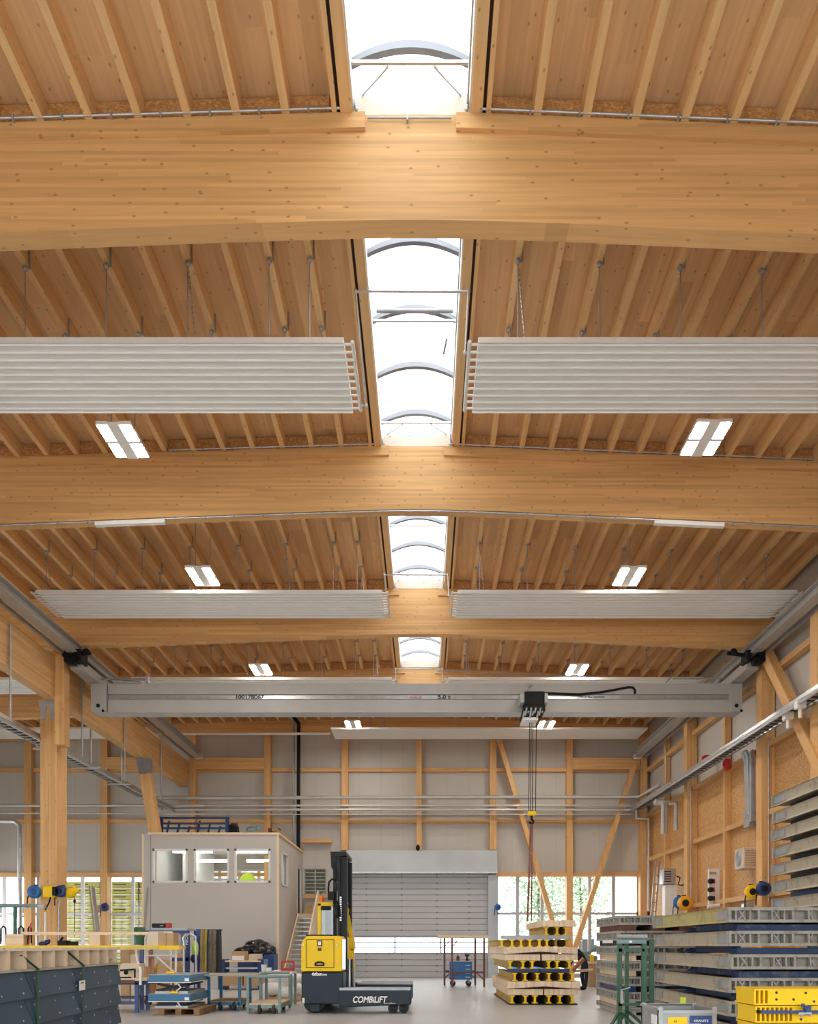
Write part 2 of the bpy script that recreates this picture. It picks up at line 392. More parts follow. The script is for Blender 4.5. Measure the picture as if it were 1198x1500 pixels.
# skylights
def skylight(bi, y0, y1, lab):
    t = thing('skylight', lab, 'skylight', (RC, (y0 + y1) / 2, 11.9), 0, 'ridge skylights')
    for sg in (-1, 1):
        X = lambda d: RC + sg * d
        def bx(d0, d1, z0, z1): a, b = sorted((X(d0), X(d1))); return MB().box(a, b, y0, y1, z0, z1)
        bx(.74, .885, 11.83, 12.33).build('inner_curb', M['curb'], t)
        bx(.93, .99, 11.83, 12.33).build('outer_curb', M['curb'], t)
        bx(.886, .929, 11.90, 12.33).build('shadow_gap', M['groove'], t)
        bx(.722, .739, 11.88, 12.34).build('lining', M['frame_white'], t)
    nr = 5; ye = y1 - .38
    arch = lambda r0: [(RC + .72 * math.sin(a), 12.12 + r0 * (math.cos(a * 1.0) - math.cos(1.2 * 1.0)) / (1 - math.cos(1.2))) for a in [-1.2 + 2.4 * i / 14 for i in range(15)]]
    def arch_pts(h, w=.72, z=12.14): return [(RC + w * (-1 + i / 8), z + h * (1 - (-1 + i / 8) ** 2)) for i in range(17)]
    for k in range(nr):
        y = ye - k * 1.362
        if y < y0 + .05: continue
        r = MB(); r.strip(arch_pts(.19, .72, 12.11), arch_pts(.215, .72, 12.18), 'y', y - .04, y + .04); r.build('arch_rib', M['rib_grey'], t)
        if k % 2 == 0: MB().box(RC - .72, RC + .72, y - .055, y - .02, 12.10, 12.135).build('tie_bar', M['galv'], t)
    for sg in (-1, 1): MB().bar((RC + sg * .28, ye, 12.11), (RC + sg * .62, y1 - .04, 12.11), .02, .02).build('end_brace', M['galv'], t)
    g = MB(); lo = arch_pts(.30, .735, 12.2); hi = arch_pts(.31, .735, 12.2)
    for i in range(len(lo) - 1): g.add([(lo[i][0], y0, lo[i][1]), (lo[i + 1][0], y0, lo[i + 1][1]), (lo[i + 1][0], y1, lo[i + 1][1]), (lo[i][0], y1, lo[i][1])], [(0, 1, 2, 3)], True)
    g.build('dome_sheet', M['dome_glass'], t)
    MB().box(RC - .74, RC + .74, y1 - .03, y1 + .04, 11.875, 12.13).build('end_board', M['white_board'], t)
    MB().box(RC - .74, RC + .74, y0 - .04, y0 + .03, 11.875, 12.13).build('end_board', M['white_board'], t)
    MB().tube((RC + .70, y0 + .05, 11.95), (RC + .70, y1 - .05, 11.95), .014, 6).build('cable_conduit', M['galv'], t)
    for sg in (-1, 1):
        q = MB()
        for j in range(4): q.ball((RC + sg * (.69 + .01 * j), y1 - .09, 11.89 + .035 * j), .028, n=6, m=4)
        q.build('fixing', M['galv'], t)
    return t
skylight(0, 3.6, BY[0] + .05, 'arched ridge skylight nearest the viewer, at the top edge of the picture')
skylight(1, BY[0] + .27, BY[1] + .05, 'long ridge skylight between the two near radiant panels')
skylight(2, BY[1] + .27, BY[2] + .05, 'ridge skylight behind the second big beam, above the far panels')
skylight(3, BY[2] + .27, BY[3] + .0, 'smallest ridge skylight, just above the crane girder')
# roller blind tube and small bits in the second skylight
b = MB(); b.tube((RC - .64, 13.62, 12.0), (RC + .64, 13.62, 12.0), .035, 8); b.tube((RC + .55, 14.3, 12.05), (RC + .50, 14.55, 11.95), .02, 6)
solo('blind_roller', b, M['galv_dull'], 'grey roller tube spanning the skylight between the near panels', 'roller')

# conduits on the beam faces
def conduit(name, x0, x1, y, zf, lab, lamp=None):
    t = thing(name, lab, 'conduit', (x0, y, zf(x0)))
    m = MB(); m.path([(x, y, zf(x)) for x in xs(x0, x1, .8)], .018, 7); m.build('pipe', M['galv'], t)
    x = x0 + .1
    while x < x1: MB().box(x - .012, x + .012, y - .024, y + .03, zf(x) - .035, zf(x) + .03).build('clip', M['galv_dull'], t); x += .612
zc = lambda x: zt(x) + .015
conduit('conduit', -9.5, -.93, BY[0] - .085, zc, 'thin grey conduit on the nearest beam, left of the skylight')
conduit('conduit', .60, XR - .2, BY[0] - .085, zc, 'thin grey conduit on the nearest beam, right of the skylight')
conduit('conduit', gx(247, 17), -.9, BY[1] - .085, zc, 'thin grey conduit along the top of the second beam, left half')
conduit('conduit', .5, 9.6, BY[1] - .085, zc, 'thin grey conduit along the top of the second beam, right half')
conduit('conduit', .45, 7.5, BY[3] - .085, lambda x: zt(x) - .09, 'thin conduit right of the skylight, on the fourth beam')
zl = lambda x: zb(x) - .02
conduit('conduit', -10.2, 9.6, BY[1] + .02, zl, 'thin white conduit under the lower edge of the second beam')
for px0, px1, lab in ((140, 242, 'slim white batten lamp under the second beam, left'), (958, 1060, 'slim white batten lamp under the second beam, right')):
    x0, x1 = gx(px0, 17.1), gx(px1, 17.1); z0, z1 = zb(x0) - .05, zb(x1) - .05
    t = MB(); t.bar((x0, BY[1] + .02, z0 - .03), (x1, BY[1] + .02, z1 - .03), .10, .08)
    solo('batten_lamp', t, M['steel_white'], lab, 'lamp', 'batten lamps')
b = MB(); b.tube((RC - .55, BY[0] - .03, 11.79), (RC + .5, BY[0] - .03, 11.79), .012, 6); b.box(RC - .06, RC - .04, BY[0] - .05, BY[0], 11.75, 11.81)
solo('thin_rod', b, M['galv_dull'], 'thin rod on the nearest beam, below the skylight end', 'rod')

# ---------------------------------------------------------------- radiant ceiling panels
PZ = 10.45; PW = 1.62
def radiant(x0, x1, y0, z, lab, ends=(1, 1), hang=True, flatp=False, gr='radiant ceiling panels'):
    t = thing('radiant_heater', lab, 'radiant panel', ((x0 + x1) / 2, y0 + PW / 2, z), 0, gr)
    n = 10; p = PW / n; lo = [(y0, z + .05)]
    for k in range(n):
        c = y0 + p * (k + .5)
        if flatp: lo += [(c, z)]; continue
        lo += [(c - p * .40, z + .022), (c + p * .40, z + .022)]
    lo.append((y0 + PW, z + .05)); hi = [(a, z + .07) for a, b in lo]
    lo[0] = (y0, z - .01); lo[-1] = (y0 + PW, z - .01)
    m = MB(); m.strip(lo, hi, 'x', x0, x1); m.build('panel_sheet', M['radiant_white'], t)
    if not flatp:
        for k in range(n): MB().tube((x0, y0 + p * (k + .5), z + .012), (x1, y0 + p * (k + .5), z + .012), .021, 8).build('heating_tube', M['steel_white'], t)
    for e, (xe, sg) in enumerate(((x0, -1), (x1, 1))):
        if not ends[e]: continue
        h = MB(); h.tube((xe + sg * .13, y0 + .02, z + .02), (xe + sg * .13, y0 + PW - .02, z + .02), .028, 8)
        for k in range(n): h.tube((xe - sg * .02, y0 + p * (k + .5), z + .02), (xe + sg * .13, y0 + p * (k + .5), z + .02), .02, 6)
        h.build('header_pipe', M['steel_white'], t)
    if hang:
        k = 0
        xq = sorted([RC - 1.57 - .612 * j for j in [0] + list(range(1, 33, 2))] + [RC + 1.57 + .612 * j for j in range(0, 15, 2)])
        for x in xq:
            if not (x0 + .1 < x < x1 - .1): continue
            for yy in (y0 + .12, y0 + PW - .12):
                w = MB(); zz = zt(x) - .02
                w.tube((x, yy, z + .05), (x, yy, zz - .03), .0095, 5)
                w.tube((x + .066, yy, zz - .03), (x + .066, yy, zz + .27), .016, 5); w.tube((x, yy, zz - .03), (x + .066, yy, zz - .03), .016, 5); w.ball((x, yy, zz - .03), .045, n=7, m=5)
                w.build('hanger', M['galv_dull'], t)
                if k % 5 == 0:
                    ch = MB(); q = Vector((x + .12, yy + .05, z + .06)); p0 = Vector((x, yy, zz - .06)); nn = 16
                    for j in range(nn): ch.tube(p0 + (q - p0) * (j / nn), p0 + (q - p0) * ((j + .7) / nn), .014, 4)
                    ch.build('chain', M['galv'], t)
                k += 1
    return t
XA, XB, XC_, XD = -10.0, -1.21, .80, 9.55
radiant(XA, XB, 12.22, PZ, 'long striped white radiant panel, near pair, left', (1, 1))
radiant(XC_, XD, 12.22, PZ, 'long striped white radiant panel, near pair, right', (1, 1))
radiant(-9.92, -1.09, 20.88, PZ, 'striped white radiant panel, far pair, left of the skylight', (1, 1))
radiant(.84, 9.5, 20.88, PZ, 'striped white radiant panel, far pair, right of the skylight', (1, 1))
radiant(-9.92, -1.12, 27.66, PZ, 'white radiant panel edge-on above the crane girder, left', (1, 1))
radiant(.8, 9.4, 27.66, PZ, 'white radiant panel edge-on above the crane girder, right', (1, 1))
radiant(-3.9, 9.25, 34.0, PZ, 'plain white radiant panel below the crane girder, before the far wall', (0, 0), True, True)
radiant(-19.5, -11.5, 27.66, PZ, 'white radiant panel in the left side aisle, beyond the tall column', (0, 0), False)
radiant(-19.5, -11.5, 34.0, PZ, 'white radiant panel in the left side aisle, next to the far wall', (0, 0), False, True)
def plumbing(pts, lab):
    m = MB(); m.path(pts, .024, 8)
    for p in pts[1:-1]: m.ball(p, .034, n=8, m=5)
    solo('heating_pipe', m, M['pipe_grey'], lab, 'pipe', 'radiant panel feed pipes')
plumbing([at(524, 594, 13.75), at(536, 594, 13.75), at(521, 427, 12.9), at(686, 427, 12.9), at(681, 517, 12.5), at(694, 517, 12.5)], 'bent grey pipe crossing the skylight between the near radiant panels')
plumbing([at(560, 901, 22.2), at(569, 901, 22.2), at(563, 842, 21.7), at(656, 842, 21.7), at(657, 873, 21.2), at(665, 873, 21.2)], 'thin grey pipe crossing below the skylight between the far panels')
plumbing([at(572, 998, 27.9), at(580, 998, 28), at(579, 980, 28.1), at(648, 980, 28.1), at(648, 998, 28), at(655, 998, 27.9)], 'thin pipe just above the crane girder, between two panel ends')

# ---------------------------------------------------------------- luminaires
def luminaire():
    t = thing('high_bay_lamp', 'x', 'lamp', (0, 0, 0))
    for sg in (-1, 1):
        hb = MB(); hb.box(sg * .205 - .103, sg * .205 + .103, -.49, .49, .012, .075); hb.box(sg * .205 - .103, sg * .205 + .103, -.04, .04, -.006, .0115); hb.build('lamp_housing', M['steel_white'], t, local=True)
        for yy in (-.245, .245): MB().box(sg * .205 - .088, sg * .205 + .088, yy - .205, yy + .205, .0, .012).build('lens', M['lamp'], t, local=True)
    MB().box(-.10, .10, -.49, .49, -.006, .06).build('driver_plate', M['steel_white'], t, local=True)
    w = MB(); w.tube((.1, .30, .05), (.1, .30, 1.2), .009, 5); w.tube((-.1, -.30, .05), (-.1, -.30, 1.2), .009, 5); w.build('suspension_wire', M['galv_dull'], t, local=True)
    return t
L0 = luminaire(); first = True
LU = [(-5.45, 14.82, 'bright twin strip lamp below the near left radiant panel'), (5.05, 14.75, 'bright twin strip lamp below the near right radiant panel'),
      (-5.48, 20.25, 'twin strip lamp above the far left radiant panel'), (5.05, 20.25, 'twin strip lamp above the far right radiant panel'),
      (-5.41, 27.07, 'small twin strip lamp just above the crane girder, left'), (5.03, 27.07, 'small twin strip lamp just above the crane girder, right'),
      (-2.92, 33.35, 'tiny twin strip lamp under the girder, nearer the black roof pipe'), (4.95, 33.35, 'tiny twin strip lamp under the girder, next to the crane hoist')]
for x, y, lab in LU:
    z = 10.55 if y < 30 else 10.45
    if first: L0.location = (x, y, z); L0['label'] = lab; L0['group'] = 'high bay lamps'; first = False
    else: dup(L0, (x, y, z), 0, lab, 'high bay lamps')

# ---------------------------------------------------------------- walls, floor
def wall_holes(x0, x1, z0, z1, y0, y1, holes, axis='x'):
    m = MB(); X_ = sorted({x0, x1} | {h[0] for h in holes} | {h[1] for h in holes}); Z_ = sorted({z0, z1} | {h[2] for h in holes} | {h[3] for h in holes})
    for a, b in zip(X_, X_[1:]):
        for c, d in zip(Z_, Z_[1:]):
            mx, mz = (a + b) / 2, (c + d) / 2
            if any(h[0] < mx < h[1] and h[2] < mz < h[3] for h in holes): continue
            if axis == 'x': m.box(a, b, y0, y1, c, d)
            else: m.box(y0, y1, a, b, c, d)
    return m
DX0, DX1, DZ = -3.5, 2.94, 4.73
WR = (3.28, 9.80, .1, 4.69); WL = (-19.6, -12.0, .1, 4.67); WO = (-10.25, -6.6, 3.72, 4.95); WS = (gx(446, WB), gx(477, WB), gz(1310, WB), gz(1273, WB))
struct('wall_back', wall_holes(XL, XR + .15, 0, 12.1, WB, WB + .16, [(DX0, DX1, 0, DZ), WR, WL, WS, WO]), M['panel_wall'])
struct('wall_right', MB().box(XR, XR + .18, -4, WB + .16, 0, 12.0), M['panel_wall_side'])
LW = [(a, a + 5.6, .3, 4.7) for a in (4, 10.8, 17.6, 24.4, 31.2)]
struct('wall_left', wall_holes(-4, WB + .16, 0, 12.0, XL - .18, XL, LW, 'y'), M['panel_wall_side'])
m = MB(); m.box(XR - .03, XR - .003, 10, WB - .02, .0, 7.4); struct('wall_right', m, M['osb'])
struct('wall_front_light_block', MB().box(XL, XR, -4.2, -4.02, 6.6, 12.4), M['panel_wall'])  # added unseen upper wall behind the camera, blocks sky light from the front
struct('floor', MB().box(XL, XR, -8, WB + .1, -.12, 0), M['concrete'])
struct('ground', MB().box(-140, 140, -60, 180, -.6, -.14), M['ground_grey'])
def window(name, x0, x1, z0, z1, mull, trans, mat, y=WB + .05, w=.085, gl='glass'):
    fr = MB(); fr.box(x0, x1, y, y + .08, z0, z0 + w); fr.box(x0, x1, y, y + .08, z1 - w, z1); fr.box(x0, x0 + w, y, y + .08, z0, z1); fr.box(x1 - w, x1, y, y + .08, z0, z1)
    for q in mull: fr.box(q - w * .9, q + w * .9, y - .005, y + .085, z0, z1)
    for q in trans: fr.box(x0, x1, y, y + .08, q - w * .7, q + w * .7)
    o = struct(name, fr, mat)
    g = MB().add([(x0, y + .04, z0), (x1, y + .04, z0), (x1, y + .04, z1), (x0, y + .04, z1)], [(0, 1, 2, 3)]).build('window_pane', M[gl], o)
    return o
window('window_1', *WR, [gx(p, WB) for p in (758, 794, 830, 864, 899)], [gz(1338, WB)], M['frame_grey'])
window('window_2', *WL, [gx(p, WB) for p in (5, 28, 55, 80, 120, 160, 194)], [gz(1339, WB)], M['frame_white'])
window('window_9', *WO, [-9.4, -8.5, -7.6], [4.5], M['frame_white'])
window('window_3', *WS, [(WS[0] + WS[1]) / 2], [WS[2] + (WS[3] - WS[2]) * k / 7 for k in range(1, 7)], M['galv_dull'], w=.03, gl='glass_dark')
for i, (a, b, c, d) in enumerate(LW):
    fr = MB(); x = XL - .1
    for q in (a, a + 1.4, a + 2.8, a + 4.2, b - .08): fr.box(x, x + .08, q, q + .08, c, d)
    for q in (c, (c + d) / 2, d - .08): fr.box(x, x + .08, a, b, q, q + .08)
    struct('window_%d' % (4 + i), fr, M['frame_white'])

# big sectional door
t = MB(); n = 17; y = WB - .02; hgt = DZ / n
zg0, zg1 = gz(1396, WB), gz(1373, WB)
def door_prof():
    k = 0; z = .0; out = []
    while z < DZ - .01: out.append((z, min(z + .27, DZ))); z += .27
    return out
for z0, z1 in door_prof():
    if z1 > zg0 and z0 < zg1:
        if z0 < zg0: z1 = zg0
        elif z1 > zg1 and z0 < zg1: z0 = zg1
        if zg0 <= z0 and z1 <= zg1: continue
        if z1 - z0 < .02: continue
    t.prism([(y + .03, z0), (y, z0 + .022), (y, z1 - .012), (y + .03, z1), (y + .07, z1), (y + .07, z0)], 'x', DX0 + .02, DX1 - .02)
door = struct('door_1', t, M['door_grey'])
h = MB()
for q in (.2, .45, .7, .93):
    x = DX0 + (DX1 - DX0) * (q - .07)
    for z0, z1 in door_prof():
        if zg0 - .1 < z0 < zg1: continue
        h.box(x - .04, x + .04, y - .012, y + .002, z1 - .03, z1 + .035)
h.build('door_hinges', M['hinge_grey'], door)
g = MB()
for q in (0, .33, .66, 1): x = DX0 + .03 + (DX1 - DX0 - .06) * q; g.box(x - .03, x + .03, y + .01, y + .06, zg0, zg1)
for q in (0, .36, .68, 1): z = zg0 + (zg1 - zg0) * q; g.box(DX0 + .03, DX1 - .03, y + .01, y + .06, z - .022, z + .022)
g.build('door_glazing_bars', M['galv_dull'], door)
MB().add([(DX0, y + .04, zg0), (DX1, y + .04, zg0), (DX1, y + .04, zg1), (DX0, y + .04, zg1)], [(0, 1, 2, 3)]).build('door_pane', M['glass'], door)
m = MB(); m.box(gx(508, WB), gx(727, WB), WB - .45, WB - .003, gz(1279, WB), gz(1247, WB)); o = solo('shutter_housing', m, M['door_box'], 'long grey metal box above the big roller door', 'housing')
MB().box(gx(508, WB), gx(727, WB), WB - .47, WB - .42, gz(1280.5, WB), gz(1278, WB)).build('edge_profile', M['galv'], o)
m = MB(); m.box(gx(714, WB), gx(727, WB), WB - .28, WB - .02, 0, DZ - .05); solo('door_jamb_column', m, M['frame_grey'], 'grey metal column at the right edge of the big door', 'column')
m = MB(); m.box(DX0 - .12, DX0 + .03, WB - .2, WB - .02, 0, DZ); m.box(DX1 - .03, DX1 + .06, WB - .2, WB - .03, 0, DZ); solo('door_guide', m, M['dark_steel'], 'dark vertical guide rails on both sides of the big door', 'rail')

# back wall timber frame
PX = [(-40, .30), (42, .34), (153, .32), (283, .26), (392, .30), (505, .30), (614, .22), (722, .30), (834, .28), (942, .30)]
PL = ['far left, beyond the picture edge', 'at the far left, beside the grey downpipe', 'in the left aisle with a blue reel', 'behind the side girder end', 'beside the black pipe',
      'above the left end of the door housing', 'above the middle of the door housing', 'above the right end of the door housing', 'before the right windows', 'in the right corner of the far wall']
for (px, w), lab in list(zip(PX, PL))[1:]:
    z0 = 5.80 if px in (505, 614, 722) else 0
    x = gx(px, 37.2); m = MB(); m.box(x - w / 2, x + w / 2, 37.1, WB - .003, z0, zt(x) - .53)
    solo('wall_post', m, M['glulam_z'], 'upright timber post ' + lab, 'post', 'far wall posts')
ZN = [(1128, .16, 'upper'), (1203, .15, 'middle'), (1281, .17, 'lower')]
for zi, (py, hh, nm) in enumerate(ZN):
    for i in range(len(PX) - 1):
        if nm == 'lower' and PX[i][0] in (392, 505, 614): continue
        a = gx(PX[i][0], 37.3) + PX[i][1] / 2 + .005; b = gx(PX[i + 1][0], 37.3) - PX[i + 1][1] / 2 - .005; z = gz(py, 37.35)
        a = max(a, XL + .05); m = MB(); m.box(a, b, 37.3, WB - .004, z - hh / 2, z + hh / 2)
        if PX[i][0] == -40: pl = 'at the far left edge'
        else: pl = 'right of the post ' + PL[i]
        solo('wall_rail', m, M['glulam_x'], nm + ' wall rail ' + pl, 'rail', 'far wall rails')
def beamx(px0, px1, py0, py1, D, lab, th=.2):
    m = MB(); m.box(gx(px0, D), gx(px1, D), D, D + th, gz(py1, D), gz(py0, D)); solo('wall_beam', m, M['glulam_x'], lab, 'beam', 'short beams on the far wall')
beamx(284, 387, 1110, 1127, 37.08, 'short thick beam on the far wall behind the left runway end')
beamx(838.5, 937, 1110, 1127, 37.08, 'short thick beam on the far wall below the right runway end')
beamx(155, 205, 1109, 1126, 37.08, 'short thick beam on the far wall of the left aisle')
beamx(443, 486, 1229, 1234, 37.2, 'thin timber rail above the dark shelf window')
beamx(443, 488, 1310, 1315, 37.2, 'thin timber rail below the dark shelf window')
def brace(p, q, w, d, lab):
    m = MB(); m.bar(p, q, w, d, (0, 1, 0)); solo('wall_brace', m, M['glulam_z'], lab, 'brace', 'diagonal braces')
brace(at(731, 1085, 36.95), at(822, 1393, 36.95), .2, .32, 'diagonal brace leaning right, above the stacked yellow beams')
brace(at(929, 1120, 36.95), at(839, 1398, 36.95), .2, .32, 'diagonal brace leaning left, across the right windows')
# pipes on the far wall
def pipe(pts, r, lab, mat='pipe_grey', cat='pipe', clip=True, nm='wall_pipe'):
    m = MB(); m.path(pts, r, 9); return solo(nm, m, M[mat], lab, cat, 'far wall pipes')
pipe([at(0, 1180, 36.4), at(300, 1180, 36.4)], .06, 'grey pipe across the left aisle, behind the tall column')
pipe([at(0, 1191, 36.4), at(300, 1192, 36.4)], .03, 'thin lower pipe across the left aisle')
pipe([at(228, 1169, 36.6), at(936, 1167.5, 36.6), at(968, 1149, 33)], .085, 'thick upper grey pipe along the far wall')
pipe([at(240, 1180, 36.6), at(925, 1180, 36.6)], .05, 'second grey pipe along the far wall')
pipe([at(240, 1186, 36.7), at(932, 1186, 36.7), at(932, 1199, 36.7), at(950, 1199, 36.7), at(950, 1335, 36.7)], .07, 'third grey pipe along the far wall, turning down at the right corner')
pipe([at(240, 1193, 36.7), at(925, 1193, 36.7)], .025, 'thinnest lowest pipe along the far wall')
pipe([at(421, 1050, 36.9), at(430, 1053, 36.9), at(430.5, 1221, 36.9), at(430.5, 1260, 36.9)], .06, 'grey vertical pipe beside the black one on the far wall', 'galv_dull')
pipe([at(430, 1050, 36.8), at(437.5, 1060, 36.8), at(437, 1225, 36.8), at(437, 1300, 36.8)], .085, 'black vertical pipe on the far wall above the office', 'black')
pipe([at(210, 1075, 35.8), at(484, 1074.5, 35.8)], .06, 'white pipe leading into the plain radiant panel', 'steel_white')
pipe([at(0, 1203, 30), at(22, 1203, 30), at(28.5, 1209, 30), at(28.5, 1320, 30), at(28.5, 1386, 30)], .075, 'bent grey downpipe at the left picture edge', 'galv')
# small black box under the middle post
m = MB(); m.ball((gx(612, 36.9), 36.85, gz(1242, 36.9)), .09, (1, .8, 1.6)); solo('door_buzzer', m, M['black'], 'small black siren hanging over the middle of the door housing', 'siren')

# right wall timber frame
for D, w, dep, lab in ((20.5, .4, .42, 'at the right picture edge'), (23.9, .4, .42, 'below the end of the third roof beam'), (27.3, .18, .25, 'slim one right of the switch panel'), (30.7, .38, .42, 'between the two reels and the white cabinet'), (34.1, .18, .25, 'slim one near the ladder')):
    m = MB(); m.box(XR - dep, XR - .034, D, D + w, 0, zb(XR) - .02 if w > .3 else 10.9)
    solo('side_post', m, M['glulam_z'], 'upright timber post on the right wall, ' + lab, 'post', 'right wall posts')
DD = [20.5, 23.9, 27.3, 30.7, 34.1, 37.0]
WW = [.4, .4, .18, .38, .18, .1]
for z, nm in ((9.39, 'top'), (7.32, 'second'), (5.33, 'third'), (2.95, 'lowest')):
    for i in range(5):
        if z < 3 and i == 4: continue
        m = MB(); m.box(XR - .24, XR - .034, DD[i] + WW[i] + .004, DD[i + 1] - .004, z - .08, z + .08)
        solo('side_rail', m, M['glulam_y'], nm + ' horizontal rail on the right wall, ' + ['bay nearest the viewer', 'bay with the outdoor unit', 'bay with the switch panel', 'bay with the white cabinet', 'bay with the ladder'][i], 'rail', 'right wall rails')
brace((XR - .36, 23.75, 9.95), (XR - .36, 19.6, 4.9), .26, .3, 'thick diagonal brace on the right wall, crossing the cable tray')
m = MB(); m.box(XR - .5, XR - .2, -2, 37.4, 10.55, 10.92); 
# side girder on the left
m = MB(); m.box(-11.0, -10.68, -3, 36.9, 8.6, 9.78)
m.prism([(36.9, 9.78), (36.9, 8.75), (37.1, 8.95), (37.1, 9.78)], 'x', -11.0, -10.68)
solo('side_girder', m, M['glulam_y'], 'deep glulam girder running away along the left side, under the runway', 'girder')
t = thing('column', 'tall glulam column with hose reels, at the left', 'column', (-10.97, 24.2, 0))
MB().box(-11.21, -10.72, 23.89, 24.55, 0, 8.42).build('shaft', M['glulam_z'], t)
b = MB(); b.box(-11.23, -10.70, 23.86, 24.57, 8.42, 8.595); b.box(-11.18, -11.03, 23.865, 23.885, 8.05, 8.42); b.box(-10.91, -10.76, 23.865, 23.885, 8.05, 8.42); b.build('steel_cap', M['galv_dull'], t)
m = MB(); m.box(-10.675, -10.40, 23.62, 24.0, 7.25, 9.85); solo('hanging_post', m, M['glulam_z'], 'short timber post fixed to the side girder above the column', 'post')
t = thing('column', 'leaning glulam column behind the office roof', 'column', at(226, 1222, 30.9))
q0, q1 = Vector((gx(228, 31.5), 31.5, 5.75)), Vector((-10.66, 31.3, 8.02)); dirv = (q1 - q0).normalized()
MB().bar(q0 - dirv * .0, q1, .40, .34, (0, 1, 0)).build('shaft', M['glulam_z'], t)
b = MB(); b.hexa([q1 + Vector(p) for p in ((-.2, -.18, 0), (.2, -.18, 0), (.2, .18, 0), (-.2, .18, 0), (-.32, -.18, .57), (.2, -.18, .57), (.2, .18, .57), (-.32, .18, .57))]); b.build('steel_cap', M['hinge_grey'], t)
# runways
for X0, side in ((-10.1, 'left'), (9.5, 'right')):
    y0, y1 = 2, 36.6
    t = thing('crane_runway', 'grey steel crane rail running away along the %s side' % side, 'crane rail', (X0, y0, 9.86))
    m = MB(); m.box(X0 - .16, X0 + .16, y0, y1, 9.86, 9.885); m.box(X0 - .16, X0 + .16, y0, y1, 10.125, 10.15); m.box(X0 - .02, X0 + .02, y0, y1, 9.885, 10.125); m.build('rail_profile', M['runway_grey'], t)
    MB().box(X0 - .17, X0 + .17, y1, y1 + .04, 9.8, 10.0).build('end_stop', M['steel_white'], t)
    sg = 1 if side == 'left' else -1
    c = MB(); c.box(X0 - sg * .36, X0 - sg * .28, y0, y1, 9.84, 9.92); c.build('conductor_bar', M['galv_dull'], t)
    for y in BY[1:]:
        MB().box(X0 - .12, X0 + .12, y + .02, y + .25, 10.15, zb(X0) + .06).build('clamp', M['dark_steel'], t)

# ---------------------------------------------------------------- crane
CD = 25.05
t = thing('bridge_crane', 'grey overhead travelling crane spanning the hall', 'crane', (0, CD + .25, 8.55))
zt_, zb_ = gz(1001, CD), gz(1043.5, CD); x0, x1 = gx(134, CD), gx(1086, CD); zm0, zm1 = gz(1025, CD), gz(1017, CD)
g = MB(); g.box(x0 + .5, x1 - .35, CD, CD + .42, zm1, zt_); g.box(x0 + .5, x1 - .35, CD, CD + .42, zb_, zm0); g.box(x0 + .5, x1 - .35, CD + .05, CD + .38, zm0, zm1); g.box(x0+.5, x1-.35, CD - .06, CD + .46, zb_ - .02, zb_ + .012)
g.build('girder', M['crane_grey'], t, bevel=.01)
MB().box(x0 + .55, x1 - .45, CD + .02, CD + .05, zm0 + .03, zm1 - .03).build('festoon_track', M['galv'], t)
for a, b in ((x0, x0 + .48), (x1 - .38, x1)):
    e = MB(); e.prism([(CD - .08, zb_ + .0), (CD - .08, zt_ - .02), (CD + .55, zt_ - .02), (CD + .55, zb_)], 'x', a, b); e.build('end_plate', M['crane_grey'], t, bevel=.02)
    b_ = MB(); c = (a + b) / 2; b_.ball((c, CD - .1, zb_ + .18), .06); b_.ball((c + .15, CD - .1, zb_ + .02), .045); b_.build('limit_switch', M['black'], t)
for X0 in (-10.1, 9.5):
    e = MB(); e.box(X0 - .18, X0 + .18, 23.75, 27.0, zt_ - .01, 9.74); e.build('end_carriage', M['runway_grey'], t, bevel=.02)
    k = MB(); k.box(X0 - .26, X0 - .12, 23.5, 23.95, 9.62, 9.95); k.box(X0 + .06, X0 + .26, 23.45, 23.95, 9.6, 9.95); k.tube((X0 - .3, 23.55, 9.8), (X0 + .5 * (1 if X0 < 0 else -1.6), 23.55, 9.86), .06, 8); k.ball((X0 + .4 * (1 if X0 < 0 else -1.6), 23.5, 9.88), .1); k.box(X0 - .1, X0 + .1, 23.4, 23.6, 9.5, 9.7)
    k.build('bogie', M['black'], t, bevel=.015)
    c = MB(); c.box(X0 - .03, X0 + .03, 24.0, 26, 9.75, 9.80)
    for j in range(12): c.box(X0 - .1, X0 + .1, 24.05 + .08 * j, 24.09 + .08 * j, 9.745, 9.83)
    c.build('cable_loops', M['dark_steel'], t)
text('100178067', 'serial_lettering', M['dark_text'], t, at(344, 1023.5, CD + .01), .165, sx=1.2, bold=.006)
text('5.0 t', 'load_lettering', M['dark_text'], t, at(641, 1023.5, CD + .01), .17, sx=1.25, bold=.006)
text('ABUS', 'small_red_lettering', M['red_text'], t, at(600, 1023, CD + .01), .10, sx=1.6)
text('Prod. nr. Abus Kransysteme', 'small_lettering', M['dark_text'], t, at(848, 1022, CD + .01), .085, sx=.8, bold=.002)
f = MB(); f.path([at(790, 1015, CD - .05), at(848, 1017, CD - .05), at(880, 1014, CD - .05), at(905, 1009.5, CD - .05), at(920, 1006.5, CD - .05), at(927, 1007, CD - .05), at(930, 1011, CD - .05), at(930, 1016, CD - .05)], .035, 8); f.build('energy_cable', M['black'], t)
b = MB(); b.tube(at(147, 995, CD + .1), at(215, 995, CD + .1), .03, 6); b.box(gx(213, CD), gx(217, CD), CD, CD + .2, gz(1000, CD), gz(990, CD)); b.tube(at(172, 998, CD), at(205, 1000, CD), .05, 6); b.tube(at(985, 994, CD), at(1060, 994, CD), .025, 6); b.tube(at(975, 1000, CD), at(985, 990, CD), .02, 6); b.build('service_rail', M['galv_dull'], t)
